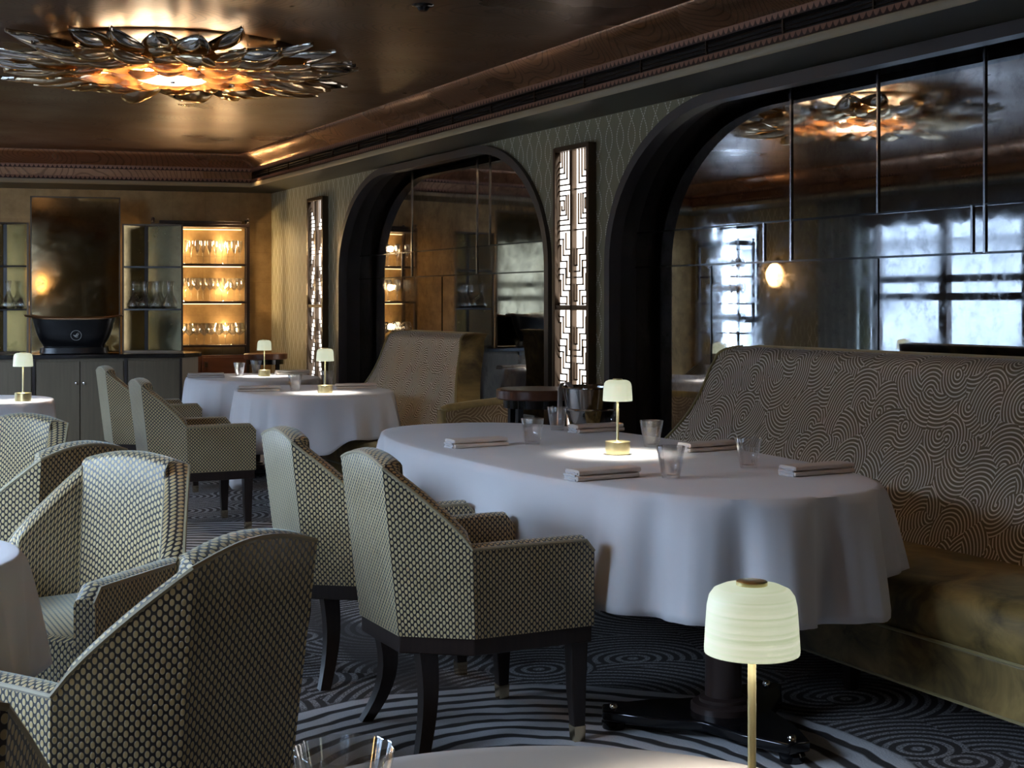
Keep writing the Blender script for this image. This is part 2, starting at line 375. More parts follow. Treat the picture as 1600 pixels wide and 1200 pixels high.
# mirrors, each made of glass panels parted by thin joints
def mirror_set(a, b, seams_hi, seams_lo, short, label):
    th = thing('arched_mirror', label, 'mirror', (MX, (a+b)/2, 0), 0, None)
    Z1, Z2 = 1.507, 1.708; c = arch_curve(a, b, -.002, 24); yc = (a+b)/2
    def ztop(y):
        for (y0, z0), (y1, z1) in zip(c[3:-3], c[4:]):
            if y0 <= y <= y1 and y1 > y0: return z0+(z1-z0)*(y-y0)/(y1-y0)
        return ATOP-RZ
    g_ = .004
    def pan(y0, y1, z0, z1):
        y0 += g_; y1 -= g_
        ysm = [y0+(y1-y0)*k/24 for k in range(25)]
        lo = [(y, z0+g_) for y in ysm]; hi = [(y, min(z1-g_, ztop(y))) for y in ysm]
        if all(h[1] <= l[1]+.005 for h, l in zip(hi, lo)): return
        pts = lo+[h for h, l in zip(reversed(hi), reversed(lo))]
        mb = MB(); n = len(ysm)
        for k in range(n-1):
            if hi[k][1] > lo[k][1]+.001 or hi[k+1][1] > lo[k+1][1]+.001:
                q = [lo[k], lo[k+1], (hi[k+1][0], max(hi[k+1][1], lo[k+1][1])), (hi[k][0], max(hi[k][1], lo[k][1]))]
                mb.add([(-.012, y-yc, z) for y, z in q], [(0, 1, 2, 3)])
        if mb.f: mb.build('mirror_panel', 'mirror', th)
    lo = [a+.002]+seams_lo+[b-.002]; hi = [a+.002]+seams_hi+[b-.002]
    for y0, y1 in zip(lo, lo[1:]): pan(y0, y1, .0, Z1)
    for y0, y1 in zip(lo, lo[1:]): pass
    mid = sorted([a+.002]+[s_ for s_ in short]+[b-.002])
    for y0, y1 in zip(mid, mid[1:]): pan(y0, y1, Z1, Z2)
    for y0, y1 in zip(hi, hi[1:]): pan(y0, y1, Z2, CZ)
    for s_ in seams_hi: MB().box((-.016, s_-yc, (Z2+ztop(s_))/2), (.008, .010, ztop(s_)-Z2)).build('bevelled_joint', 'bevel', th)
    for s_ in short: MB().box((-.016, s_-yc, (Z1+Z2)/2), (.008, .012, Z2-Z1)).build('bevelled_joint', 'bevel', th)
    j = MB()
    for zz in (Z1, Z2): j.box((-.016, 0, zz), (.007, b-a-.01, .010))
    for s_ in seams_lo: j.box((-.014, s_-yc, .75), (.004, .006, 1.5))
    j.build('dark_joint', 'black_gloss', th)
    return th
mirror_set(*ARCH[0], [3.6, 4.33, 4.98, 5.61], [3.6, 4.98, 6.3], [4.33, 4.40, 5.61, 5.83], 'large dark foxed mirror in the arch behind the near banquette')
def s_at(px, D=MX): return at_wall(px, D)
s1 = sorted([s_at(646), s_at(748), s_at(768)])
mirror_set(*ARCH[1], s1, [s_at(693)], sorted([s_at(631), s_at(646), s_at(748)]), 'dark foxed mirror in the far arch reflecting the glass shelves')

# other walls
bw = MB(); L_ = math.hypot(WX-LX, BLY-BY)
bw.add([(WX, BY, 0), (LX, BLY, 0), (LX, BLY, CZ), (WX, BY, CZ)], [(0, 1, 2, 3)], [(0, 0), (L_, 0), (L_, CZ), (0, CZ)])
struct(bw.build('wall_back', 'gold'))
def holed(name, wins, mapf, lo, hi, m):
    mb = MB()
    def q(a, z0, b, z1):
        if b-a > 1e-4 and z1-z0 > 1e-4: mb.add([mapf(a, z0), mapf(b, z0), mapf(b, z1), mapf(a, z1)], [(0, 1, 2, 3)], [(a, z0), (b, z0), (b, z1), (a, z1)])
    x0 = lo
    for a, b in wins:
        q(x0, 0, a, CZ); q(a, 0, b, WZ0); q(a, WZ1, b, CZ); x0 = b
    q(x0, 0, hi, CZ); return struct(mb.build(name, m))
holed('wall_left', WIN, lambda a, z: (LX, a, z), FY, BLY, 'silk')
holed('wall_front', [], lambda a, z: (a, FY, z), LX, WX, 'gold')
def window(n_, mapm, a, b):
    h = WZ1-WZ0; mb = MB()
    mb.box((0, 0, WZ0+.03), (b-a, .1, .06)); mb.box((0, 0, WZ1-.03), (b-a, .1, .06))
    for x in (-(b-a)/2+.03, (b-a)/2-.03): mb.box((x, 0, (WZ0+WZ1)/2), (.06, .1, h))
    for x in ((-.55, .5) if b-a > 2 else ()): mb.box((x*(b-a)/3, 0, (WZ0+WZ1)/2), (.11, .07, h))
    for z in ((1.36, 1.54) if b-a > 2 else (1.1,)): mb.box((0, 0, z), (b-a, .06, .075))
    fr_ = struct(mb.build('window_%d' % n_, 'dark')); fr_.matrix_world = mapm
    p = MB(); p.box((0, .03, (WZ0+WZ1)/2), (b-a-.06, .006, h-.06)); pn = p.build('pane', 'pane', fr_)
    return fr_
for i, (a, b) in enumerate(WIN):
    window(i+1, Matrix.Translation((LX-.06, (a+b)/2, 0)) @ Matrix.Rotation(PI/2, 4, 'Z'), a, b)
# pale street front beyond the windows
fb = MB(); fb.box((LX-9, 6, 1.2), (.4, 40, 6.4))
for k in range(7): fb.box((LX-8.75, -8+k*5, .3), (.2, .5, 5))
fb.box((LX-8.7, 6, 2.6), (.3, 40, .25))
ob = struct(fb.build('street_facade', 'stone', bevel=.02))
pv = MB(); pv.box((LX-4.6, 6, -.6), (8.2, 40, .1)); struct(pv.build('street_pavement', 'stone'))

# cornice: profiles swept round the room
path = [(WX, FY), (WX, BY), (LX, BLY), (LX, FY)]
def offs(d):
    out = []
    for i, p in enumerate(path):
        def nrm(a, b):
            t = Vector((b[0]-a[0], b[1]-a[1])).normalized(); return Vector((-t.y, t.x))
        if i == 0: n_ = nrm(path[0], path[1]); out.append(Vector(p)+n_*d)
        elif i == 3: n_ = nrm(path[2], path[3]); out.append(Vector(p)+n_*d)
        else:
            n1 = nrm(path[i-1], path[i]); n2 = nrm(path[i], path[i+1]); mm = (n1+n2).normalized()
            out.append(Vector(p)+mm*(d/mm.dot(n1)))
    return out
def sweep(name, prof, m, i0=0, i1=3, kind=True, sharp=50, parent=None):
    mb = MB()
    for i in range(i0, i1):
        cols = [offs(d) for d, z in prof]; uvl = 0; rowA = []; rowB = []; uA = []; uB = []
        for k, (d, z) in enumerate(prof):
            if k: uvl += math.hypot(d-prof[k-1][0], z-prof[k-1][1])
            a = cols[k][i]; b = cols[k][i+1]
            t = Vector((path[i+1][0]-path[i][0], path[i+1][1]-path[i][1])).normalized()
            rowA.append((a.x, a.y, z)); rowB.append((b.x, b.y, z)); uA.append((a.dot(t), uvl)); uB.append((b.dot(t), uvl))
        mb.grid([rowA, rowB], uv=[uA, uB])
    o = mb.build(name, m, parent, sharp=sharp)
    return struct(o) if kind else o
sweep('trim_1', [(0, 2.394), (.262, 2.432)], 'soffit')
sweep('trim_2', [(.262, 2.432), (.275, 2.428), (.282, 2.440), (.282, 2.466), (.27, 2.472)], 'strip')
sweep('trim_3', [(.27, 2.472), (.268, 2.505)], 'scallop')
sweep('trim_4', [(.268, 2.505), (.20, 2.505), (.20, 2.575), (.268, 2.575)], 'grille', 0, 1)
sweep('trim_4', [(.268, 2.505), (.266, 2.575)], 'cove', 1, 3)
sweep('trim_5', [(.268, 2.575), (.27, 2.611)], 'scallop')
cove = [(.27+.15*(1-cos(t)), 2.611+.122*sin(t)) for t in [k/10*PI/2 for k in range(11)]]
cove = [(.27, 2.611)]+[(.27+.17*sin(t)**1.6, 2.611+.122*(1-cos(t))**.62) for t in [k/10*PI/2 for k in range(1, 11)]]
sweep('trim_6', cove, 'cove', sharp=70)
gt = thing('air_grille', 'long dark slotted air grille running inside the right-hand cornice', 'vent', (0, 0, 0))
for z in (2.520, 2.540, 2.560): sweep('slat', [(.255, z-.004), (.262, z), (.255, z+.004), (.245, z), (.255, z-.004)], 'bronze', 0, 1, False, parent=gt)
for k in range(27): MB().box((WX-.258, FY+.6*k+.3, 2.54), (.012, .008, .068)).build('divider', 'bronze', gt)

# ------------------------------------------------------------------ arm chair
def chair_outline(n=8):
    pts = [(.285, .29), (-.105, .29), (-.285, .157)]; full = pts+[(x, -y) for x, y in reversed(pts)]
    out = []; seg = [14, 8, 12, 8, 14]
    for i in range(5):
        (x0, y0), (x1, y1) = full[i], full[i+1]
        for k in range(seg[i]): out.append((x0+(x1-x0)*k/seg[i], y0+(y1-y0)*k/seg[i], i, k/seg[i]))
    out.append((*full[5], 4, 1.)); return out
def shift(p, z):
    x, y = p; kz = max(0, z-.345)/.5
    wgt = min(1, max(0, (-.02-x)/.26))
    return (x-.058*kz*wgt, y*(1+.10*kz*wgt), z)
def chair_top(i, t):
    if i == 0: h = .612
    elif i == 1: h = .612+(.842-.612)*(t**.86)
    elif i == 2: h = .842+.030*sin(t*PI)
    elif i == 3: h = .612+(.842-.612)*((1-t)**.86)
    else: h = .612
    return h
def make_chair(label, loc, rz):
    th_ = thing('armchair', label, 'armchair', loc, rz, 'patterned dining armchairs')
    o = chair_outline(); TH_ = .062; L = 0; rows = []; uvs = []; piping = []
    norms = []
    for k, (x, y, i, t) in enumerate(o):
        def segn(i_):
            pts = [(.285, .29), (-.105, .29), (-.285, .157), (-.285, -.157), (-.105, -.29), (.285, -.29)]
            d = Vector((pts[i_+1][0]-pts[i_][0], pts[i_+1][1]-pts[i_][1])).normalized(); return Vector((-d.y, d.x))
        if t == 0 and i > 0:
            n1 = segn(i-1); n2 = segn(i); mm = (n1+n2).normalized(); norms.append(mm/mm.dot(n1))
        else: norms.append(segn(i))
    for k, ((x, y, i, t), nn_) in enumerate(zip(o, norms)):
        if k: L += math.hypot(x-o[k-1][0], y-o[k-1][1])
        h = chair_top(i, t)
        de = min(L, 1.0) if i == 0 else 9
        if i == 0: de = t*.39
        elif i == 4: de = (1-t)*.39
        else: de = 9
        if de < .035: h -= .035-math.sqrt(max(0, .035**2-(.035-de)**2))
        sec = []; r_ = TH_/2
        for zz in (.345, .345+(h-r_-.345)*.33, .345+(h-r_-.345)*.66): sec.append((0, zz))
        for a in range(0, 7):
            al = a/6*PI; sec.append((r_-r_*cos(al), h-r_*.6+r_*.6*sin(al)))
        for q in (.66, .33, 0): sec.append((TH_, .40+(h-r_-.40)*q))
        row_ = []; ur = []; vl = 0
        for q, (d, zz) in enumerate(sec):
            if q: vl += math.hypot(d-sec[q-1][0], zz-sec[q-1][1])
            p = (x+nn_.x*d, y+nn_.y*d); s_ = shift(p, zz); row_.append(s_)
            ur.append((L, zz if q < 4 else vl+.345))
        rows.append(row_); uvs.append(ur)
        piping.append(shift((x+nn_.x*.003, y+nn_.y*.003), h-.012))
    mb = MB(); mb.grid(rows, uv=uvs)
    for e, ue in ((rows[0], uvs[0]), (rows[-1], uvs[-1])):
        mb.add(e, [tuple(range(len(e)))], [(p[1], p[2]) for p in e])
    mb.build('backrest_and_arms', 'fabric', th_, sharp=28)
    pp = MB(); pp.tube(piping, .0055, 6); pp.build('piping', 'cord', th_)
    inner = [(.27, .225), (-.08, .225), (-.225, .115), (-.225, -.115), (-.08, -.225), (.27, -.225)]
    st_ = MB(); n = len(inner); lv = [(.345, 1), (.44, 1), (.462, .985), (.472, .93)]
    rws = [[(x*k, y*k, z) for x, y in inner] for z, k in lv]
    for q in range(3):
        for j in range(n):
            a, b, c_, d = rws[q][j], rws[q][(j+1) % n], rws[q+1][(j+1) % n], rws[q+1][j]
            st_.add([a, b, c_, d], [(0, 1, 2, 3)], [(p[0]+p[1], p[2]) for p in (a, b, c_, d)])
    st_.add(rws[3], [tuple(range(n))], [(p[0], p[1]) for p in rws[3]])
    st_.build('seat', 'fabric', th_, sharp=40)
    fr_ = MB(); fr_.prism([(x*.985, y*.975) for x, y in [(.285, .29), (-.105, .29), (-.285, .157), (-.285, -.157), (-.105, -.29), (.285, -.29)]], .295, .347)
    fr_.build('seat_frame', 'dark', th_, bevel=.004)
    for s_ in (-1, 1):
        l = MB(); l.beam([(.245, s_*.25, .30, .055, .05), (.245, s_*.25, .15, .047, .042), (.248, s_*.252, .045, .036, .034)])
        lo = l.build('leg', 'dark', th_, bevel=.003)
        cp = MB(); cp.beam([(.248, s_*.252, .046, .038, .036), (.249, s_*.252, .0, .034, .032)]); cp.build('foot_cap', 'cap', lo)['label'] = 'brass foot cap'
        l = MB(); secs = []
        for q in range(9):
            t = q/8; secs.append((-.205-.012*t-.025*t*t+.022*sin(t*PI), s_*(.165+.055*t*t-.018*sin(t*PI)), .30*(1-t), .056-.020*t, .052-.018*t))
        l.beam(secs); l.build('leg', 'dark', th_, sharp=50)
    return th_
TOWARD = lambda X, Z, dx, dz: (W2(X, Z), math.atan2(-dx*ST+dz*CT, dx*CT+dz*ST))
chair0 = make_chair('silver-backed patterned armchair at the oval table, standing nearest the camera of its pair', (1.812, 3.90, 0), 0)
dup(chair0, (1.812, 4.73, 0), 0, 'silver-backed patterned armchair at the oval table, the farther one partly hidden by its neighbour')
dup(chair0, (2.04, 8.14, 0), 0, 'pale patterned armchair in front of the middle round table, overlapping the chair behind it')
dup(chair0, (2.17, 9.86, 0), 0, 'pale patterned armchair at the farthest round table, in front of the bar cabinet')
def chair_cam(X, Z, dx, dz, label):
    (x, y), a = TOWARD(X, Z, dx, dz); return dup(chair0, (x, y, 0), a, label)
chair_cam(-1.20, 3.79, -.316, -.949, 'patterned armchair with bright inner back facing the camera, behind the left foreground table')
chair_cam(-.765, 2.81, -.857, .517, 'largest gold-dotted armchair, seen from behind, right of the cropped foreground table')
chair_cam(-1.99, 5.19, -.316, -.949, 'armchair at the left edge facing the camera, just below the far left lamp')
chair_cam(-1.61, 4.53, -.857, .517, 'brown-sided armchair at the left edge of which only arm and back rim show')
chair_cam(-.905, 1.845, -.5, .866, 'armchair cropped by the bottom left corner of the photo')
chair_cam(-3.60, 9.0, .5, -.86, 'armchair of which only a sliver shows at the left edge, beside the far left lamp')

# ------------------------------------------------------------------ tables and cloths
def sup(a, b, e, t):
    c_, s_ = cos(t), sin(t)
    return (math.copysign(abs(c_)**(2/e), c_)*a, math.copysign(abs(s_)**(2/e), s_)*b)
def table(label, loc, rz, a, b, e, ztop, peds, baserot=0, group=None):
    th_ = thing('pedestal_table', label, 'table', (*loc, 0), rz, group)
    t = MB(); t.prism([sup(a-.012, b-.012, e, k/64*2*PI) for k in range(64)], ztop-.035, ztop-.004); t.build('tabletop', 'dark', th_)
    for (px_, py_) in peds:
        c_ = MB(); c_.lathe([(.0, .06), (.10, .06), (.10, .08), (.094, .086), (.074, .09), (.074, .10), (.056, .106), (.056, .12), (.056, ztop-.10), (.09, ztop-.05), (.12, ztop-.036), (0, ztop-.036)], 24, (px_, py_, 0)); c_.build('pedestal', 'column', th_)
        R_ = .44 if a > 1 else .33; pts = []
        NB_ = 3 if a > 1 else 4; SP = 2*PI/NB_; baserot_ = baserot+(PI if px_ > 0 else 0)
        if a > 1: R_ = .37
        for q in range(NB_):
            a0 = baserot_+q*SP
            for da, rr_ in ((-.10, 1), (.10, 1)): pts.append((px_+R_*rr_*cos(a0+da), py_+R_*rr_*sin(a0+da)))
            for s_ in (1, 2, 3, 4, 5):
                f = s_/6; aa = a0+.10+(SP-.20)*f; rr_ = R_*(1-(.60 if NB_ == 3 else .52)*sin(f*PI)**.8); pts.append((px_+rr_*cos(aa), py_+rr_*sin(aa)))
        b_ = MB(); b_.prism(pts, .03, .062); bo = b_.build('base', 'black_gloss', th_, bevel=.006)
        for q in range(NB_):
            a0 = baserot_+q*SP; x, y = px_+R_*.9*cos(a0), py_+R_*.9*sin(a0)
            s_ = MB(); s_.lathe([(0, .074), (.010, .073), (.014, .066), (.014, .061)], 12, (x, y, 0)); s_.build('screw', 'steel', bo)
            s_ = MB(); s_.lathe([(0, 0), (.035, 0), (.038, .02), (.03, .031)], 16, (x, y, 0)); s_.build('foot', 'black_gloss', bo)
    return th_
def cloth(label, loc, rz, a, b, e, ztop, hem, seed, amp=.035, nf=13, corners=0., cphase=0., m='linen', flat=0., group=None):
    rnd = random.Random(seed); NT = 300; ph = [rnd.uniform(0, 6.28) for _ in range(6)]
    base_ = [sup(a, b, e, k/NT*2*PI) for k in range(NT)]
    # re-space evenly along the edge
    P_ = [sup(a, b, e, k/2000*2*PI) for k in range(2001)]; S_ = [0]
    for k in range(2000): S_.append(S_[-1]+math.hypot(P_[k+1][0]-P_[k][0], P_[k+1][1]-P_[k][1]))
    base_ = []; j = 0
    for k in range(NT):
        t = S_[-1]*k/NT
        while S_[j+1] < t: j += 1
        base_.append(P_[j])
    per = S_[-1]; rows = []
    for q, f in ((0, 0), (1, .35), (2, .7), (3, .93), (4, .985)):
        rows.append([(x*f, y*f, ztop) for x, y in base_])
    def nrm(k):
        x0, y0 = base_[k-2]; x1, y1 = base_[(k+2) % NT]; d = Vector((x1-x0, y1-y0)).normalized(); return Vector((d.y, -d.x))
    nrs = [nrm(k) for k in range(NT)]
    curv = [min(1, (nrs[k-6]-nrs[(k+6) % NT]).length/.22) for k in range(NT)]
    ends = [min(1, max(0, (abs(p[0])/a-.40)/.25)) for p in base_]
    if a > 1: curv = [.25*e_+.75*e_*e_ for e_ in ends]
    def fold(k):
        s_ = k/NT*2*PI
        w1 = sin(nf*s_+ph[0]+.9*sin(2*s_+ph[1])+.5*sin(5*s_+ph[3])); w2_ = sin(nf*1.0*2*s_+ph[2]+sin(3*s_))
        w1 = 1-2*abs(sin(.5*(nf*s_+ph[0]+.9*sin(2*s_+ph[1])+.5*sin(5*s_+ph[3]))))**.8
        return (.72*w1+.28*w2_)*(.75+.25*sin(3*s_+ph[4]))
    NV = 14
    for q in range(0, NV+1):
        v = q/NV; row_ = []
        for k in range(NT):
            x, y = base_[k]; n_ = nrs[k]; s_ = k/NT*2*PI
            hz = hem+.012*sin(3*s_+ph[5])
            wx_ = loc[0]+cos(rz)*x-sin(rz)*y
            if corners and wx_ < 2.9:
                cc = max(0, cos(2*(s_-cphase)))**5; hz -= corners*cc
            k_ = min(1, max(0, (wx_-2.80)/.14)); hz += max(0, .478-hz)*k_*k_*(3-2*k_)
            wt = flat+(1-flat)*curv[k]
            z = ztop-.004-(ztop-hz)*v if q else ztop-.003
            fo = fold(k)*amp*wt*(v**.6)
            out = .004+(.055 if a > 1 else .035)*v**.8*(.15+.85*wt)+fo
            if q == 0: out = .0
            tw = .35*fo*cos(nf*s_*.5+ph[1])
            t_ = Vector((-n_.y, n_.x))
            row_.append((x+n_.x*out+t_.x*tw, y+n_.y*out+t_.y*tw, z+ .010*fold(k)*v*wt))
        rows.append(row_)
    mb = MB(); mb.grid(rows, closev=True)
    o = mb.build('tablecloth', m, None, sharp=80, solid=.0025); o.location = (*loc, 0); o.rotation_euler = (0, 0, rz)
    return tag(o, label, 'tablecloth', group)
T1 = (2.65, 4.60); T2 = W2(-1.27, 9.0); T3 = W2(-1.95, 10.6); T0 = W2(-1.465, 3.045); TL = W2(-3.10, 8.1); T4 = W2(.05, 1.46)
br1 = math.atan2(.14, -.42)
table('long oval table with dark wood column on a black star-shaped base', T1, PI/2, 1.37, .53, 2.7, .736, [(-1.06, .14), (1.0, .10)], PI)
cloth('white cloth over the long oval table, falling in folds beside the banquette', T1, PI/2, 1.38, .54, 2.7, .74, .375, 5, .085, 26, flat=.10)
table('round dining table under the cloth beside the far banquette, with black foot', T2, PI/2, .61, .47, 2.1, .736, [(0, 0)], .6)
cloth('white cloth on the middle round table, its corner hanging low at the left', T2, PI/2, .62, .48, 2.1, .74, .40, 11, .045, 11, corners=.27, cphase=PI*.5, flat=.6)
table('farthest round table, between bar cabinet and far banquette', T3, PI/2, .60, .47, 2.1, .736, [(0, 0)], .6)
cloth('white cloth on the farthest round table near the corner of the room', T3, PI/2, .61, .48, 2.1, .74, .38, 23, .045, 11, corners=.2, cphase=PI*.5, flat=.6)
table('round table cropped by the left edge in the foreground', T0, 0, .37, .37, 2, .736, [(0, 0)], .3)
cloth('white cloth on the cropped round table at the left foreground', T0, 0, .38, .38, 2, .74, .46, 31, .035, 9, flat=.6)
table('round table at the left edge carrying the far left lamp', TL, 0, .43, .43, 2, .736, [(0, 0)], .3)
cloth('white cloth on the far left table behind the armchairs', TL, 0, .44, .44, 2, .74, .45, 37, .035, 9, flat=.6)
table('table at the bottom edge of the photo carrying the large near lamp', T4, 0, .44, .44, 2, .696, [(0, 0)], .9)
cloth('ivory cloth on the table at the bottom edge of the photo', T4, 0, .45, .45, 2, .70, .42, 41, .03, 9, m='ivory_cloth', flat=.6)

# ------------------------------------------------------------------ table lamps
def make_lamp(label, loc):
    th_ = thing('table_lamp', label, 'lamp', loc, 0, 'cordless brass table lamps')
    b = MB(); b.lathe([(0, 0), (.044, 0), (.046, .002), (.046, .047), (.044, .049), (.012, .0495), (.008, .052), (0, .052)], 32); b.build('base', 'brass', th_)
    p = MB(); p.lathe([(.0075, .05), (.0048, .06), (.0048, .21)], 12); p.build('pole', 'brass', th_)
    s_ = MB(); s_.lathe([(.0545, .198), (.0548, .202), (.0535, .225), (.0515, .252), (.0490, .263), (.044, .270), (.034, .2745), (0, .2765)], 48); 
    s_.lathe([(.0545, .198), (.052, .199), (.050, .25), (.03, .266), (0, .268)], 48); s_.build('lamp_shade', 'shade', th_, sharp=60)
    c_ = MB(); c_.lathe([(.018, .275), (.018, .2795), (.017, .280), (0, .280)], 24); c_.build('touch_button', 'brass', th_)
    d = MB(); d.lathe([(0, .2), (.02, .2), (.022, .206), (0, .206)], 20); d.build('led', 'led', th_)
    l = bpy.data.lights.new('lamp_light', 'SPOT'); l.energy = 6.; l.color = (1, .97, .90); l.spot_size = math.radians(118); l.spot_blend = .55; l.shadow_soft_size = .018
    o = bpy.data.objects.new('lamp_light', l); o.location = (.0, 0, .196); o.parent = th_; COL.objects.link(o)
    return th_
lamp0 = make_lamp('small lit brass lamp standing in the middle of the long oval table', (*P(965, 710, .74), .74))
dup(lamp0, (*P(508, 614, .74), .74), 0, 'small lit brass lamp on the middle round table, in front of the maze light panel')
dup(lamp0, (*P(413, 588, .74), .74), 0, 'small lit brass lamp on the farthest round table, beside the glass shelves')
dup(lamp0, (*P(36, 627, .74), .74), 0, 'small lit brass lamp at the left edge, in front of the bar cabinet')
dup(lamp0, (*W2(.276, 1.62), .70), 0, 'large-looking near lamp with ribbed shade in the right foreground')

# ------------------------------------------------------------------ tumblers and napkins
def make_tumbler(label, loc, sc_=1.):
    fl_ = lambda a, z: 1+.028*cos(12*a)*(min(1, z/.03))
    mb = MB(); mb.lathe([(0, 0), (.026, 0), (.0285, .003), (.0445, .102), (.0438, .1035), (.043, .102), (.0265, .014), (.024, .011), (0, .011)], 72, flute=fl_)
    o = mb.build('tumbler', 'glass', None, sharp=60); o.location = loc; o.scale = (sc_,)*3
    return tag(o, label, 'glass', 'fluted glass tumblers')
gl = [(832, 695, 'left end of the oval table, nearest the left napkin'), (871, 673, 'oval table in front of the silver bucket'),
      (1018, 699, 'oval table just right of its lamp'), (1048, 748, 'near side of the oval table, between lamp and folded napkin'),
      (1170, 732, 'right end of the oval table, left of the last napkin')]
tum = make_tumbler('clear fluted tumbler at the '+gl[0][2], (*P(*gl[0][:2], .74), .741))
for px, py, t in gl[1:]: dup(tum, (*P(px, py, .74), .741), 0, 'clear fluted tumbler at the '+t)
for px, py, t in ((461, 611, 'left of the lamp on the middle round table'), (512, 603, 'behind the lamp on the middle round table'),
                  (374, 588, 'on the farthest round table, leftmost of the two'), (400, 584, 'on the farthest round table, close to its lamp')):
    dup(tum, (*P(px, py, .74), .741), 0, 'clear tumbler standing '+t)
t = dup(tum, (*W2(-.186, 1.555), .701), 0, 'large-looking clear tumbler rim at the bottom edge of the photo'); t.scale = (1.25, 1.25, 1.03)
def etched(glass, ch, off):
    x, y = glass.location.x, glass.location.y; a = math.atan2(-y, -x)+off; mb = MB()
    if ch == 'H':
        for q in (-.0042, .0042): mb.box((q, 0, 0), (.0022, .0008, .012))
        mb.box((0, 0, 0), (.0084, .0008, .0022))
    else:
        mb.tube([(-.003, 0, -.0055), (-.003, 0, .0055), (.002, 0, .0045), (.0042, 0, 0), (.002, 0, -.0045)], .0009, 6, closed=True)
    o = mb.build('etched_mark', 'logo', glass); o['label'] = 'small white etched mark'
    o.location = (.0338*cos(a), .0338*sin(a), .026); o.rotation_euler = (-.16, 0, a+PI/2)
tl = [o for o in COL.objects if o.name.startswith('tumbler')]
etched(tl[3], 'D', .45); etched(tl[4], 'H', .45)
def napkin(label, loc, rz, sx=.235, sy=.085, layers=2, seed=0):
    rnd = random.Random(seed); mb = MB(); th_ = .0165
    for l in range(layers):
        z0 = .001+l*(th_+.001); rows = []; ox = rnd.uniform(-.004, .004); a = rnd.uniform(-.02, .02)
        NX = 14; sec = 12
        for i in range(NX+1):
            x = -sx/2+sx*i/NX; r_ = []
            for k in range(sec):
                t = k/sec*2*PI; yy = math.copysign(abs(cos(t))**.35, cos(t))*(sy/2-.003*l+.002*sin(i*1.3+l)); zz = th_/2+math.copysign(abs(sin(t))**.6, sin(t))*th_/2*(1+.10*sin(i*.9+seed))
                r_.append((x*(1-.01*l)+ox+a*yy, yy+a*x, z0+zz))
            rows.append(r_)
        mb.grid(rows, closev=True); mb.add(rows[0], [tuple(range(sec))]); mb.add(rows[-1], [tuple(range(sec))])
    o = mb.build('napkin', 'napkin', None, sharp=50); o.location = loc; o.rotation_euler = (0, 0, rz)
    # the loose folded edge at the left end
    fr_ = MB()
    for l in range(layers*2):
        z = .004+l*.0068
        pts = [(-sx/2+.004-.010*abs(sin(l*1.7+1)), -sy/2+.01+sy*.8*k/6, z+.0015*sin(k*1.9+l)) for k in range(7)]
        fr_.tube(pts, .0035, 6)
    fr_.build('folded_edge', 'linen', o)
    return tag(o, label, 'napkin', 'folded cloth napkins')
naps = [(745, 691, 'at the left end of the oval table', 2), (942, 740, 'in front of the lamp on the oval table', 2), (932, 668, 'at the far side of the oval table, in front of the bucket', 1),
        (1108, 697, 'on the banquette side of the oval table, right of the lamp', 1), (1277, 733, 'at the right end of the oval table', 1)]
for i, (px, py, t, ly) in enumerate(naps):
    x, y = P(px, py+3, .75); napkin('folded pale napkin '+t, (x, y, .7405), .05, .235 if i < 4 else .25, .085, ly+ (1 if ly == 1 else 0), i)
for px, py, t in ((405, 607, 'at the left of the middle round table'), (556, 603, 'at the right of the middle round table'), (322, 586, 'at the left of the farthest round table'), (457, 581, 'at the right of the farthest round table')):
    x, y = P(px, py+2, .75); napkin('folded white napkin '+t, (x, y, .7405), -.2, .26, .09, 2, px)

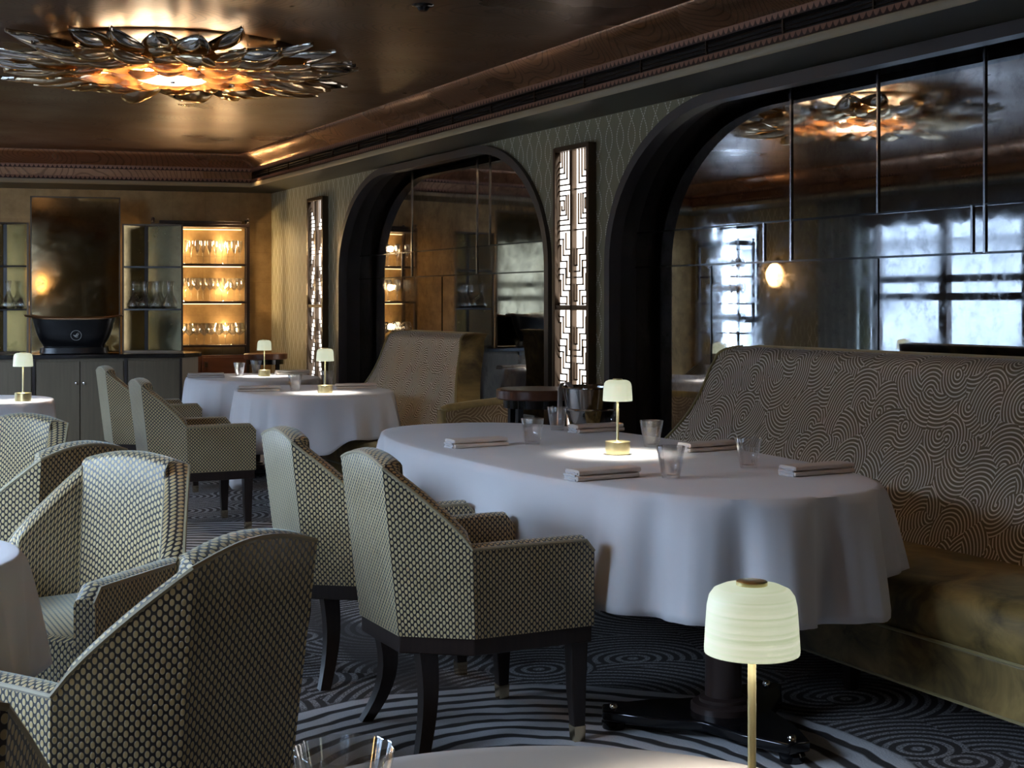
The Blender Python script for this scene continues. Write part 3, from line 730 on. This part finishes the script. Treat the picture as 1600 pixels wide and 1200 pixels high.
# ------------------------------------------------------------------ banquettes
def banquette(label, y0, y1, af=3.0, arms=(-1, 1)):
    L = y1-y0; yc = (y0+y1)/2; th_ = thing('banquette', label, 'sofa', (0, yc, 0), 0, 'curved-back banquettes')
    H0, H1 = .42, 1.10
    def half(z):                                         # half length as the back rises: a bell outline
        t = (z-H0)/(H1-H0); return L/2-.02-.56*(1-(1-min(1, t*1.05))**2.3)-.10*max(0, (t-.78)/.22)**2.5
    def face(z):                                         # front face x
        t = (z-H0)/(H1-H0); return 3.50+.27*t**1.0+.03*sin(t*PI)
    NZ = 22; NY = 40; rows = []; uv = []
    prof = []
    for q in range(NZ+1):
        z = H0+(H1-.06-H0)*q/NZ; prof.append((face(z), z, half(z)))
    r_ = .075; xf = face(H1-.06)
    for q in range(1, 9):
        t = q/8*PI*.5; prof.append((xf+r_*(1-cos(t))*1.2, H1-.06+.06*sin(t), half(H1-.06)-.09*(1-cos(t))))
    vl = 0
    for q, (x, z, hl) in enumerate(prof):
        if q: vl += math.hypot(x-prof[q-1][0], z-prof[q-1][1])
        rows.append([(x, -hl+2*hl*k/NY, z) for k in range(NY+1)]); uv.append([(-hl+2*hl*k/NY, vl) for k in range(NY+1)])
    f = MB(); f.grid(rows, uv=uv); f.build('backrest_face', 'arc', th_, sharp=80)
    THK = .17; e = MB()
    for s_ in (-1, 1):
        rr_ = []
        for x, z, hl in prof: rr_.append([(x, s_*hl, z), (x+THK*.25, s_*(hl+.008), z+.002), (x+THK*.75, s_*(hl+.008), z+.002), (min(x+THK, 4.0), s_*hl, z)])
        e.grid(rr_)
    bk = []
    for x, z, hl in prof: bk.append([(min(x+THK, 4.0), -hl, z), (min(x+THK, 4.0), hl, z)])
    e.grid(bk)
    x, z, hl = prof[-1]; e.grid([[(x, -hl, z), (x, hl, z)], [(x+THK*.5, -hl, z+.006), (x+THK*.5, hl, z+.006)], [(min(x+THK, 4.0), -hl, z), (min(x+THK, 4.0), hl, z)]])
    e.build('backrest_shell', 'velvet', th_, sharp=50)['label'] = 'olive velvet edge and back'
    for s_ in (-1, 1): MB().tube([(x-.002, s_*(hl+.002), z) for x, z, hl in prof], .007, 8).build('piping', 'piping', th_)['label'] = 'olive cord piping'
    se = MB(); rows = []; xs = [(3.52, .28), (3.05, .28), (3.025, .295), (3.012, .33), (3.012, .40), (3.03, .435), (3.07, .452), (3.3, .458), (3.54, .45)]
    NYY = 30
    for k in range(NYY+1): y = -L/2+.03+(L-.06)*k/NYY; rows.append([(x, y, z) for x, z in xs])
    se.grid(rows); se.add(rows[0], [tuple(range(len(xs)))]); se.add(rows[-1], [tuple(range(len(xs)))])
    se.build('seat_cushion', 'velvet', th_, sharp=50)
    b = MB(); b.box((3.36, 0, .205), (.66, L-.05, .17)); b.build('seat_base', 'velvet', th_, bevel=.012)
    MB().tube([(3.022, -L/2+.04, .290), (3.022, L/2-.04, .290)], .006, 8).build('piping', 'piping', th_); MB().tube([(3.028, -L/2+.04, .128), (3.028, L/2-.04, .128)], .005, 8).build('piping', 'piping', th_)
    pl = MB(); pl.box((3.42, 0, .11), (.5, L-.2, .03)); pl.build('underframe', 'dark', th_)
    for y in (-L/2+.2, -L/6, L/6, L/2-.2):
        for x in (3.16, 3.62):
            l = MB(); l.beam([(x, y, .12, .05, .05), (x, y, 0, .035, .035)]); l.build('leg', 'dark', th_)
    for s_ in arms:
        a = MB(); y = s_*(L/2+.012); AH = .67; prf = [(af, .12), (af, AH-.02), (af+.01, AH), (3.60, AH+.02), (3.86, AH+.04), (3.86, .12)]
        t_ = .07; y_in = y-s_*t_/2; y_out = y+s_*t_/2
        a.add([(x, y_in, z) for x, z in prf], [tuple(range(6))], [(x, z) for x, z in prf]); a.add([(x, y_out, z) for x, z in prf], [tuple(range(6))], [(x, z) for x, z in prf])
        a.build('arm_panel', 'arc_brown', th_)
        ed = MB(); ed.tube([(af, y, .12)]+[(af, y, .12+k*.05) for k in range(1, 12)]+[(af, y, AH-.03), (af+.012, y, AH-.006), (af+.03, y, AH), (3.60, y, AH+.02), (3.86, y, AH+.04)], .036, 10)
        ed.build('arm_edge', 'velvet', th_, sharp=70)['label'] = 'rounded olive velvet edge'
    return th_
banquette('long banquette with cord-patterned back behind the oval table at the right', 2.6, 5.96, 3.2, (-1,))
banquette('far banquette with silvery curved back behind the middle round table', 7.56, 10.02, 3.36, (-1,))

# ------------------------------------------------------------------ fretwork light panels
def panel(label, y, x=WX):
    th_ = thing('light_panel', label, 'light panel', (x, y, 0), 0, 'maze-pattern light panels')
    w_, z0, z1 = .44, .42, 2.25; d = .055
    b = MB()
    for s_ in (-1, 1): b.box((-d/2-.002, s_*(w_/2-.014), (z0+z1)/2), (d, .028, z1-z0))
    b.box((-d/2-.002, 0, z1-.014), (d, w_-.056, .028)); b.box((-d/2-.002, 0, z0+.014), (d, w_-.056, .028))
    b.box((-d/2, 0, (z0+z1)/2), (d*.9, .026, z1-z0-.05)); b.box((-d/2, 0, 1.27), (d*.9, w_-.05, .03))
    b.build('frame', 'bronze', th_, bevel=.002)
    e = MB(); e.box((-.012, 0, (z0+z1)/2), (.012, w_-.03, z1-z0-.03)); e.build('glowing_glass', 'panel_glow', th_)
    fr_ = MB(); hw = w_/2-.04; xx = -.026; tk = .0085
    def hb(ya, yb, z):
        if abs(yb-ya) > .003: fr_.box((xx, (ya+yb)/2, z), (.008, abs(yb-ya)+tk, tk))
    def vb(y_, za, zb):
        if abs(zb-za) > .003: fr_.box((xx, y_, (za+zb)/2), (.008, tk, abs(zb-za)+tk))
    for s_ in (-1, 1):
        Y = lambda q: s_*(.016+q*hw)                     # q 0 at the centre bar, 1 at the frame
        # top block: nested corners
        zt = 2.222; zb_ = 1.985
        for k, q in enumerate((.22, .42, .60, .76, .90)):
            z_ = zb_+.035+k*.036; vb(Y(q), zt, z_); hb(Y(q), Y(1), z_)
        hb(Y(0), Y(1), 1.985)
        # square spiral
        q0 = [.18, .34]; 
        for k in range(2): vb(Y(q0[k]), 1.955, 1.775+k*.03); hb(Y(q0[k]), Y(1), 1.775+k*.03)
        sp = [(.92, 1.955), (.48, 1.955), (.48, 1.835), (.92, 1.835), (.92, 1.925), (.62, 1.925), (.62, 1.865), (.78, 1.865), (.78, 1.89)]
        for (qa, za), (qb, zb2) in zip(sp, sp[1:]):
            (hb(Y(qa), Y(qb), za) if za == zb2 else vb(Y(qa), za, zb2))
        hb(Y(0), Y(1), 1.74)
        # stepped zigzags, nested, repeated down both lower fields
        for top, bot in ((1.725, 1.29), (1.25, .45)):
            span = .435
            z = top
            while z > bot-.3:
                for k in range(3):
                    o_ = k*.036; q2 = .50+.18*k; q1 = .08+.18*k
                    pts = [(1, z-o_), (q2, z-o_), (q2, z-o_-.10), (q1, z-o_-.10), (q1, z-o_-.20), (0, z-o_-.20)]
                    for (qa, za), (qb, zb2) in zip(pts, pts[1:]):
                        za_, zb_2 = max(za, bot), max(zb2, bot)
                        if za == zb2:
                            if za > bot and za < top: hb(Y(max(qa, 0)), Y(max(qb, 0)), za)
                        elif min(za, top) > max(zb2, bot): vb(Y(max(qa, 0)), min(za, top), max(zb2, bot))
                z -= .215
    fr_.build('fretwork', 'bronze', th_)
    return th_
panel('glowing white maze-pattern light panel on the wall between the two arches', 7.425)
panel('narrow-looking glowing maze-pattern light panel left of the far arch', 12.16)
panel('glowing maze-pattern light panel on the wall beside the near arch, outside the view', 2.1)

# ------------------------------------------------------------------ chandelier
CH = W2(-1.945, 8.07)
ch = thing('chandelier', 'large round ceiling chandelier of overlapping curved metallic petals around a glowing disc', 'chandelier', (*CH, 0))
def petal_mesh(L, Wd, cup=.035, bend=.03):
    mb = MB(); NU, NV = 14, 8; top = []; bot = []
    for i in range(NU+1):
        u = i/NU; wv = Wd/2*(math.sin(min(1, u*1.0+.06)**.62*PI)**.62 if u < .999 else .02); wv = max(wv, .006)
        rt = []; rb = []
        for j in range(NV+1):
            v = -1+2*j/NV; z = bend*sin(u*PI)*-1+cup*v*v*(.4+.6*sin(u*PI))-.012*u
            rt.append((u*L, wv*v, z+.004)); rb.append((u*L, wv*v, z-.004))
        top.append(rt); bot.append(rb[::-1])
    rows = [t+b_ for t, b_ in zip(top, bot)]; mb.grid(rows, closev=True)
    mb.add(rows[0], [tuple(range(len(rows[0])))]); mb.add(rows[-1], [tuple(range(len(rows[-1])))])
    return mb
tiers = [(.16, 10, .20, .17, 2.585, .05, 'petal_amber'), (.24, 15, .30, .22, 2.60, .12, 'petal_amber'), (.40, 20, .36, .24, 2.605, .12, 'petal_amber'), (.54, 25, .38, .23, 2.60, .03, 'petal_amber'), (.65, 30, .41, .195, 2.63, .09, 'petal')]
for ti, (r0, n, L, Wd, z, tilt, mm_) in enumerate(tiers):
    first = None
    for k in range(n):
        a = (k+.5*(ti % 2))/n*2*PI
        if first is None: o = petal_mesh(L, Wd).build('petal', mm_, ch, sharp=60); first = o
        else: o = first.copy(); COL.objects.link(o); o.parent = ch
        zz = z+.03*((k % 2)-.5)*(1 if ti > 0 else .2)
        o.location = (r0*cos(a), r0*sin(a), zz); o.rotation_euler = (.35*((k % 2)-.5)*(ti > 2), -tilt-.07*(k % 3-1), a)
d = MB(); d.lathe([(0, 2.566), (.17, 2.568), (.195, 2.574), (.20, 2.58)], 48); d.build('glowing_disc', 'chand_disc', ch)
d = MB(); d.lathe([(.20, 2.572), (.212, 2.575), (.212, 2.60), (.20, 2.60)], 48); d.lathe([(0, 2.556), (.012, 2.558), (.014, 2.566)], 16); d.build('disc_rim', 'steel', ch)
for rr_, zz in ((.225, 2.612), (.40, 2.625)):
    d = MB(); d.tube([(rr_*cos(k/48*2*PI), rr_*sin(k/48*2*PI), zz) for k in range(48)], .014, 8, closed=True); d.build('light_ring', 'chand_ring', ch)
d = MB(); d.lathe([(0, 2.72), (.75, 2.72), (.78, 2.73)], 48); d.lathe([(.05, 2.58), (.05, 2.72)], 16)
for k in range(16): a = k/16*2*PI; d.tube([(.1*cos(a), .1*sin(a), 2.70), (.68*cos(a), .68*sin(a), 2.66)], .006, 6)
d.build('mount', 'bronze', ch)
dup(ch, (1.9, 3.7, 0), 0, 'round petal chandelier added out of view above the oval table for warm light')  # added copy, unseen, to cast warm light on the chairs and cloth
sm = MB(); sm.lathe([(0, -.03), (.02, -.028), (.032, -.012), (.05, -.006), (.055, 0), (0, 0)], 20)
cc_ = W2(-.14*1.03*2.06, 2.06*1.0)
Z_ = F*(CZ-EYE)/(HOR-8); x, y = W2((661-800)/F*Z_, Z_)
o = sm.build('dome_camera', 'black_gloss'); o.location = (x, y, CZ); tag(o, 'small black round fitting on the dark ceiling near the top edge', 'cctv')  # small dome camera under the ceiling

# ------------------------------------------------------------------ side table and bucket between the banquettes
def round_stand(label, x, y, z, R_, leg=.032):
    th_ = thing('side_table', label, 'side table', (x, y, 0))
    t = MB(); t.lathe([(0, z-.055), (R_-.01, z-.055), (R_, z-.048), (R_, z-.006), (R_-.006, z), (0, z)], 48); t.build('tabletop', 'walnut', th_)
    t = MB(); t.lathe([(R_-.05, z-.10), (R_-.035, z-.10), (R_-.035, z-.055), (R_-.05, z-.055)], 32); t.build('apron', 'black_gloss', th_)
    for k in range(4):
        a = k*PI/2+.5; l = MB(); l.beam([(.74*R_*cos(a), .74*R_*sin(a), z-.055, leg, leg), (.80*R_*cos(a), .80*R_*sin(a), 0, leg*.7, leg*.7)]); l.build('leg', 'black_gloss', th_)
    return th_
round_stand('tall round walnut side table with black legs between the two banquettes', 3.52, 6.68, .84, .215)
round_stand('small dark side table in the far corner beside the glass shelves', 3.86, 12.72, .83, .20)
bk = thing('ice_bucket', 'polished silver wine bucket on a stand behind the oval table', 'bucket', (3.62, 6.26, 0))
b = MB(); b.lathe([(0, .63), (.09, .63), (.105, .645), (.135, .76), (.150, .862), (.157, .868), (.153, .873), (.145, .866), (.13, .76), (.10, .65), (0, .645)], 48); b.build('bowl', 'steel', bk)
b = MB(); b.tube([(.138*cos(k/40*2*PI), .138*sin(k/40*2*PI), .755) for k in range(40)], .006, 8, closed=True); b.build('hoop', 'steel', bk)
b = MB(); b.lathe([(0, .63), (.03, .63), (.014, .60), (.014, .03), (.11, .018), (.12, 0), (0, 0)], 32); b.build('stand', 'steel', bk)
cl = MB(); rows = []
pth = [(-.172, .66), (-.168, .78), (-.166, .86), (-.155, .884), (-.13, .888), (-.11, .87), (-.10, .80)]
sv = MB(); rows = [[(x, -.045, z), (x, -.015, z+.003), (x, .015, z+.001), (x, .045, z)] for x, z in pth]
sv.grid(rows); o = sv.build('service_cloth', 'linen', None, solid=.004, sharp=80); o.location = (3.62, 6.26, 0); o.rotation_euler = (0, 0, -.75)
tag(o, 'grey-white service cloth hung over the rim of the silver bucket', 'cloth')

# ------------------------------------------------------------------ back bar: cabinet and everything on it
BR = -math.radians(12); BC = W2(-3.68, 12.0)
def bl(x, y): return (BC[0]+x*cos(BR)-y*sin(BR), BC[1]+x*sin(BR)+y*cos(BR))
cb = thing('bar_cabinet', 'low grey wood bar cabinet with faceted front and black stone top, under the bath-shaped cooler', 'cabinet', (*BC, 0), BR)
pl_ = [(-.84, 0), (.84, 0), (.99, .22), (.99, .66), (-.99, .66), (-.99, .22)]
b = MB(); b.prism(pl_, .08, .825); b.build('body', 'oak', cb)
b = MB(); b.prism([(x*.97, .03+y*.92) for x, y in pl_], 0, .08); b.build('plinth', 'black_gloss', cb)
b = MB(); b.prism([(-.865, -.025), (.865, -.025), (1.02, .21), (1.02, .67), (-1.02, .67), (-1.02, .21)], .825, .86); b.build('worktop', 'black_stone', cb, bevel=.004)
for x0, x1 in ((-.355, -.004), (.004, .355), (-.825, -.395), (.395, .825)):
    d_ = MB(); d_.box(((x0+x1)/2, -.009, .45), (x1-x0, .018, .70)); do = d_.build('door', 'oak', cb, bevel=.002)
    if abs((x0+x1)/2) < .3:
        k_ = MB(); sx = 1 if x0 > 0 else -1; k_.lathe([(0, 0), (.011, .002), (.013, .008), (.006, .014), (.006, .02)], 14)
        ko = k_.build('knob', 'steel', do); ko.location = (sx*.032, -.036, .615); ko.rotation_euler = (-PI/2, 0, 0)
for x in (-.375, .375, -.835, .835):
    d_ = MB(); d_.box((x, -.012, .45), (.022, .024, .74)); d_.build('stile', 'dark', cb)
# bath-shaped cooler
bt = thing('wine_cooler_bath', 'black bath-shaped wine cooler with copper rim and round emblem on the bar cabinet', 'wine cooler', (*bl(-.06, .19), .861), BR)
rows = []; NB = 48
for z, a_, b_ in ((.0, .27, .10), (.004, .285, .115), (.05, .275, .108), (.055, .25, .09), (.075, .255, .095), (.12, .285, .125), (.20, .315, .15), (.29, .345, .165)):
    rows.append([(a_*math.copysign(abs(cos(t))**.85, cos(t)), b_*math.copysign(abs(sin(t))**.85, sin(t)), z+(.02*abs(cos(t))**3 if z > .25 else 0)) for t in [k/NB*2*PI for k in range(NB)]])
b = MB(); b.grid(rows, closev=True); b.add(rows[0], [tuple(range(NB))]); b.build('tub', mat('black_enamel', (.006, .006, .007), .28), bt, sharp=50)
rows = [];
for dz, g_ in ((.0, .0), (.006, .055), (.016, .065), (.022, .05), (.012, -.008), (-.05, -.035), (-.13, -.09)):
    rows.append([((.345+g_)*math.copysign(abs(cos(t))**.85, cos(t)), (.165+g_*.6)*math.copysign(abs(sin(t))**.85, sin(t)), .29+.025*abs(cos(t))**3+dz) for t in [k/NB*2*PI for k in range(NB)]])
b = MB(); b.grid(rows, closev=True); b.add(rows[-1], [tuple(range(NB))]); b.build('rim_and_lining', 'copper', bt)['label'] = 'rolled copper rim and inside'
e = MB(); e.tube([(.043*cos(k/32*2*PI), 0, .043*sin(k/32*2*PI)) for k in range(32)], .0022, 6, closed=True)
e.tube([(-.022, 0, .004), (-.008, 0, -.008), (.01, 0, -.002), (.026, 0, .018)], [.003, .007, .006, .001], 6)
e.tube([(-.008, 0, -.006), (.006, 0, .012), (.02, 0, .026)], [.004, .004, .001], 6); e.tube([(-.012, 0, -.012), (.006, 0, -.018), (.018, 0, -.012)], [.001, .003, .001], 6)
eo = e.build('emblem', 'logo', bt); eo.location = (.025, -.158, .16); eo.rotation_euler = (.22, 0, 0)
# tall mirror
tm = thing('standing_mirror', 'tall gold-aged mirror panel standing behind the bath-shaped cooler', 'mirror', (*bl(-.055, .42), .863), BR)
b = MB(); b.box((0, .012, .68), (.74, .012, 1.36)); b.build('glass_panel', 'amber_mirror', tm)
b = MB()
for s_ in (-1, 1): b.box((s_*.374, .01, .68), (.012, .03, 1.37))
b.box((0, .01, 1.364), (.76, .03, .012)); b.build('frame', 'bronze', tm, bevel=.002)
def wing(sg, label):
    th_ = thing('mirror_display', label, 'display shelf', (*bl(sg*.347+(-.11 if sg < 0 else 0), .45), .861), BR)
    A, B, C_ = (0, 0), (sg*.20, .17), (sg*.51, -.05); H = 1.14
    def pn(p, q, name, m_, t=.008):
        d = Vector((q[0]-p[0], q[1]-p[1])); a = math.atan2(d.y, d.x); mb = MB()
        mb.box(((p[0]+q[0])/2, (p[1]+q[1])/2, H/2), (d.length-.004, t, H-.004), Matrix.Rotation(a, 3, 'Z')); return mb.build(name, m_, th_)
    pn(A, B, 'mirror_back', 'gold_glass'); pn(B, C_, 'mirror_back', 'gold_glass')
    fr_ = MB()
    for p in (A, C_): fr_.box((p[0], p[1]-.006, H/2), (.016, .016, H))
    for z in (.006, H-.006):
        for p, q in ((A, B), (B, C_), (A, C_)):
            d = Vector((q[0]-p[0], q[1]-p[1])); fr_.box(((p[0]+q[0])/2, (p[1]+q[1])/2-.004, z), (d.length, .012, .012), Matrix.Rotation(math.atan2(d.y, d.x), 3, 'Z'))
    fr_.build('frame', 'bronze', th_)
    fr_ = MB(); fr_.box((B[0], B[1]-.012, H/2), (.03, .014, H-.02)); fr_.build('corner_post', 'dark', th_)
    for z in (.385, .765):
        s_ = MB(); s_.prism([(A[0]+sg*.012, A[1]), (B[0], B[1]-.02), (C_[0]-sg*.012, C_[1])] if sg > 0 else [(C_[0]+.012, C_[1]), (B[0], B[1]-.02), (A[0]-.012, A[1])], z-.014, z); s_.build('shelf', 'dark', th_)
    return th_
wing(1, 'angled mirrored display right of the tall mirror, holding carafes')
wing(-1, 'angled mirrored display left of the tall mirror at the photo edge')
def carafe(label, loc):
    mb = MB(); mb.lathe([(0, 0), (.045, 0), (.062, .012), (.066, .03), (.052, .07), (.024, .125), (.017, .16), (.019, .20), (.030, .245), (.029, .246), (.0175, .20), (.0155, .16), (.022, .125), (.049, .07), (.062, .03), (.045, .006), (0, .006)], 28)
    o = mb.build('carafe', 'glass', None, sharp=60); o.location = loc; return tag(o, label, 'carafe', 'glass carafes on the mirrored displays')
cr0 = carafe('clear glass carafe on the right display, nearest the tall mirror', (*bl(.435, .53), .861+.386))
for x, y, t in ((.535, .565, 'on the right display, second from the tall mirror'), (.64, .515, 'on the right display, third from the tall mirror'), (.745, .455, 'on the right display, nearest its outer edge'),
                (-.50, .53, 'on the left display, right one of its pair'), (-.62, .51, 'on the left display, left one of its pair')):
    dup(cr0, (*bl(x, y), .861+.386), 0, 'clear glass carafe '+t)

# glass shelves against the back wall
def wine_glass(kind):
    if kind == 'flute': pr = [(0, 0), (.034, 0), (.030, .003), (.004, .008), (.0035, .09), (.012, .11), (.026, .16), (.029, .23), (.028, .23), (.024, .16), (.009, .115), (0, .113)]
    elif kind == 'white': pr = [(0, 0), (.036, 0), (.032, .003), (.004, .008), (.0035, .10), (.016, .112), (.040, .145), (.040, .175), (.033, .225), (.032, .225), (.038, .175), (.038, .146), (.014, .115), (0, .113)]
    else: pr = [(0, 0), (.038, 0), (.034, .003), (.004, .008), (.0035, .085), (.016, .095), (.058, .13), (.052, .165), (.036, .21), (.035, .21), (.050, .165), (.055, .131), (.014, .098), (0, .096)]
    return MB().lathe(pr, 20)
def glass_shelves(org, rz, label, w_, zs, zt, kinds, lab, back='gold', glow=True, n_=7, pw=2.6, lower=True):
    th_ = thing('glass_cabinet', label, 'shelving', (*org, 0), rz); dp = .24
    f = MB()
    for sx in (-1, 1):
        for yy in (-dp, -.02):
            f.box((sx*w_/2, yy, zt/2), (.032, .03, zt))
            f.lathe([(0, zt+.045), (.014, zt+.04), (.018, zt+.028), (.008, zt+.012), (.014, zt)], 12, (sx*w_/2, yy, 0))
    f.build('post', 'dark', th_, bevel=.003)
    t = MB(); t.box((0, -dp/2-.01, zt-.03), (w_+.03, dp+.02, .03)); t.box((0, -dp/2, zt+.0), (w_-.12, dp-.02, .03)); t.build('top_board', 'dark', th_, bevel=.004)
    if back:
        bb = MB(); bb.add([(-w_/2, -.012, zs[0]), (w_/2, -.012, zs[0]), (w_/2, -.012, zt-.04), (-w_/2, -.012, zt-.04)], [(0, 1, 2, 3)], [(0, 0), (w_, 0), (w_, 1.2), (0, 1.2)]); bb.build('back_panel', back, th_)
    for i, z in enumerate(zs):
        s_ = MB(); s_.box((0, -dp/2-.01, z-.011), (w_-.02, dp-.01, .022)); s_.build('shelf', 'dark', th_, bevel=.002)
        if glow:
            ztop = (zs[i+1] if i < len(zs)-1 else zt-.034)-.026
            e_ = MB(); e_.box((0, -.06, ztop-.001), (w_-.10, .012, .006)); e_.build('led_strip', 'warm_led', th_)
    if lower:
        b = MB(); b.box((0, -dp/2-.01, .43), (w_-.03, dp-.02, .72)); bo = b.build('cupboard', 'walnut', th_, bevel=.003)
        for sx in (-1, 1):
            d_ = MB(); d_.box((sx*w_/4, -dp-.008, .44), (w_/2-.03, .016, .66)); dd = d_.build('door', 'gold' if False else 'walnut', th_, bevel=.002)
            h_ = MB(); h_.box((sx*.05, -dp-.024, .70), (.03, .016, .05)); h_.build('handle', 'bronze', dd)
    c_, s2 = cos(rz), sin(rz); n = 0
    for i, (z, kd) in enumerate(zip(zs, kinds)):
        proto_ = None
        for rowi, yy in ((0, -.185), (1, -.082)):
            cnt = n_ if kd != 'red' else n_-1
            for k in range(cnt):
                lx = -w_/2+.07+(w_-.14)*(k+.5*rowi)/(cnt-.5); ly = yy
                loc = (org[0]+lx*c_-ly*s2, org[1]+lx*s2+ly*c_, z+.0005)
                shelf_n = ['bottom', 'middle', 'top'][i]
                if proto_ is None:
                    proto_ = wine_glass(kd).build('wine_glass', 'glass', None, sharp=60); o = proto_
                else: o = proto_.copy(); COL.objects.link(o)
                o.location = loc; rw = 'front' if rowi == 0 else 'rear'
                kn = {'flute': 'slim champagne glass', 'white': 'stemmed white-wine glass', 'red': 'wide-bowled wine glass'}[kd]
                tag(o, '%s in the %s row of the %s shelf of %s' % (kn, rw, shelf_n, lab), 'glass', 'stemware, %s row of the %s shelf, %s' % (rw, shelf_n, lab))
    return th_
def on_back(t, d=.0):
    e1 = Vector((LX-WX, BLY-BY)).normalized(); nn_ = Vector((-e1.y, e1.x))
    p = Vector((WX, BY))+e1*t+nn_*d; return (p.x, p.y)
glass_shelves(on_back(.70, .015), BR, 'warmly lit dark wood shelving full of stemmed glasses on the gold back wall', .90, [.89, 1.315, 1.68], 2.08, ['red', 'white', 'flute'], 'the lit shelving')
glass_shelves((LX+.02, 13.95), PI/2, 'dark metal glass shelving by the window wall, seen in the near mirror', .80, [.95, 1.30, 1.62], 2.02, ['white', 'white', 'red'], 'the window-side shelving', back=None, glow=False, lower=False, n_=6)

# wall sconces on the window side
def sconce(label, x, y, z, rz):
    th_ = thing('wall_sconce', label, 'wall light', (x, y, z), rz, 'round amber wall sconces')
    a = MB(); a.lathe([(0, 0), (.17, 0), (.18, .010), (.165, .016), (0, .016)], 40); o = a.build('back_plate', 'bronze', th_); o.rotation_euler = (0, PI/2, 0)
    a = MB(); a.lathe([(0, .016), (.135, .02), (.135, .05), (.10, .085), (0, .105)], 40); o = a.build('glass_dome', 'sconce', th_); o.rotation_euler = (0, PI/2, 0)
    return th_
s0 = sconce('round amber sconce on the silk wall by the curtain, seen in the near mirror', LX+.002, 13.15, 1.62, 0)
dup(s0, (LX+.002, 7.4, 1.62), 0, 'round amber sconce on the silk wall between two windows')
dup(s0, (LX+.002, 1.7, 1.62), 0, 'round amber sconce on the silk wall close to the first window')
# curtains
def curtain(label, y, w_=.45):
    rows = []; 
    for q in range(9):
        z = .02+2.38*q/8; rows.append([(.06+.035*sin(k*.9+.3*sin(z*2))*(1-.15*q/8), -w_/2+w_*k/40, z) for k in range(41)])
    mb = MB(); mb.grid(rows); o = mb.build('curtain', 'curtain', None, sharp=90, solid=.004); o.location = (LX+.05, y, 0)
    return tag(o, label, 'curtain', 'grey-green window curtains')
curtain('grey-green curtain beside the sconce at the far window', 11.95, .7)
curtain('grey-green curtain on the near side of the far window', 8.75, .4)
curtain('grey-green curtain on the far side of the middle window', 5.55, .4)
va = thing('valance', 'dark scalloped valance above the windows on the window side', 'valance', (LX+.06, 0, 0))
for a, b in WIN[:2]:
    mb = MB(); n = 10; rows = []
    N_ = 120
    for k in range(N_+1):
        y = a-.1+(b-a+.2)*k/N_; zb_ = 2.12-.05*abs(sin(k/N_*n*PI)); rows.append([(.0, y, 2.42), (.0, y, zb_), (.02, y, zb_), (.02, y, 2.42)])
    mb.grid(rows); mb.build('valance_panel', 'plain_wall', va)

# warm glow points inside the shelves, and added unseen spots washing the back wall
for t in (.46, .90):
    p = on_back(t, .16)
    for z in (1.05, 1.46, 1.86): point_light('shelf_light', (p[0], p[1], z), 2.9, (1, .70, .36), .03)
for t in (.3, 1.5, 2.9, 4.2):
    p = on_back(t, .55); point_light('added_wall_spot', (p[0], p[1], 2.60), 26, (1, .68, .36), .05, 'SPOT', math.radians(95), (0, 0, 0), 1.)
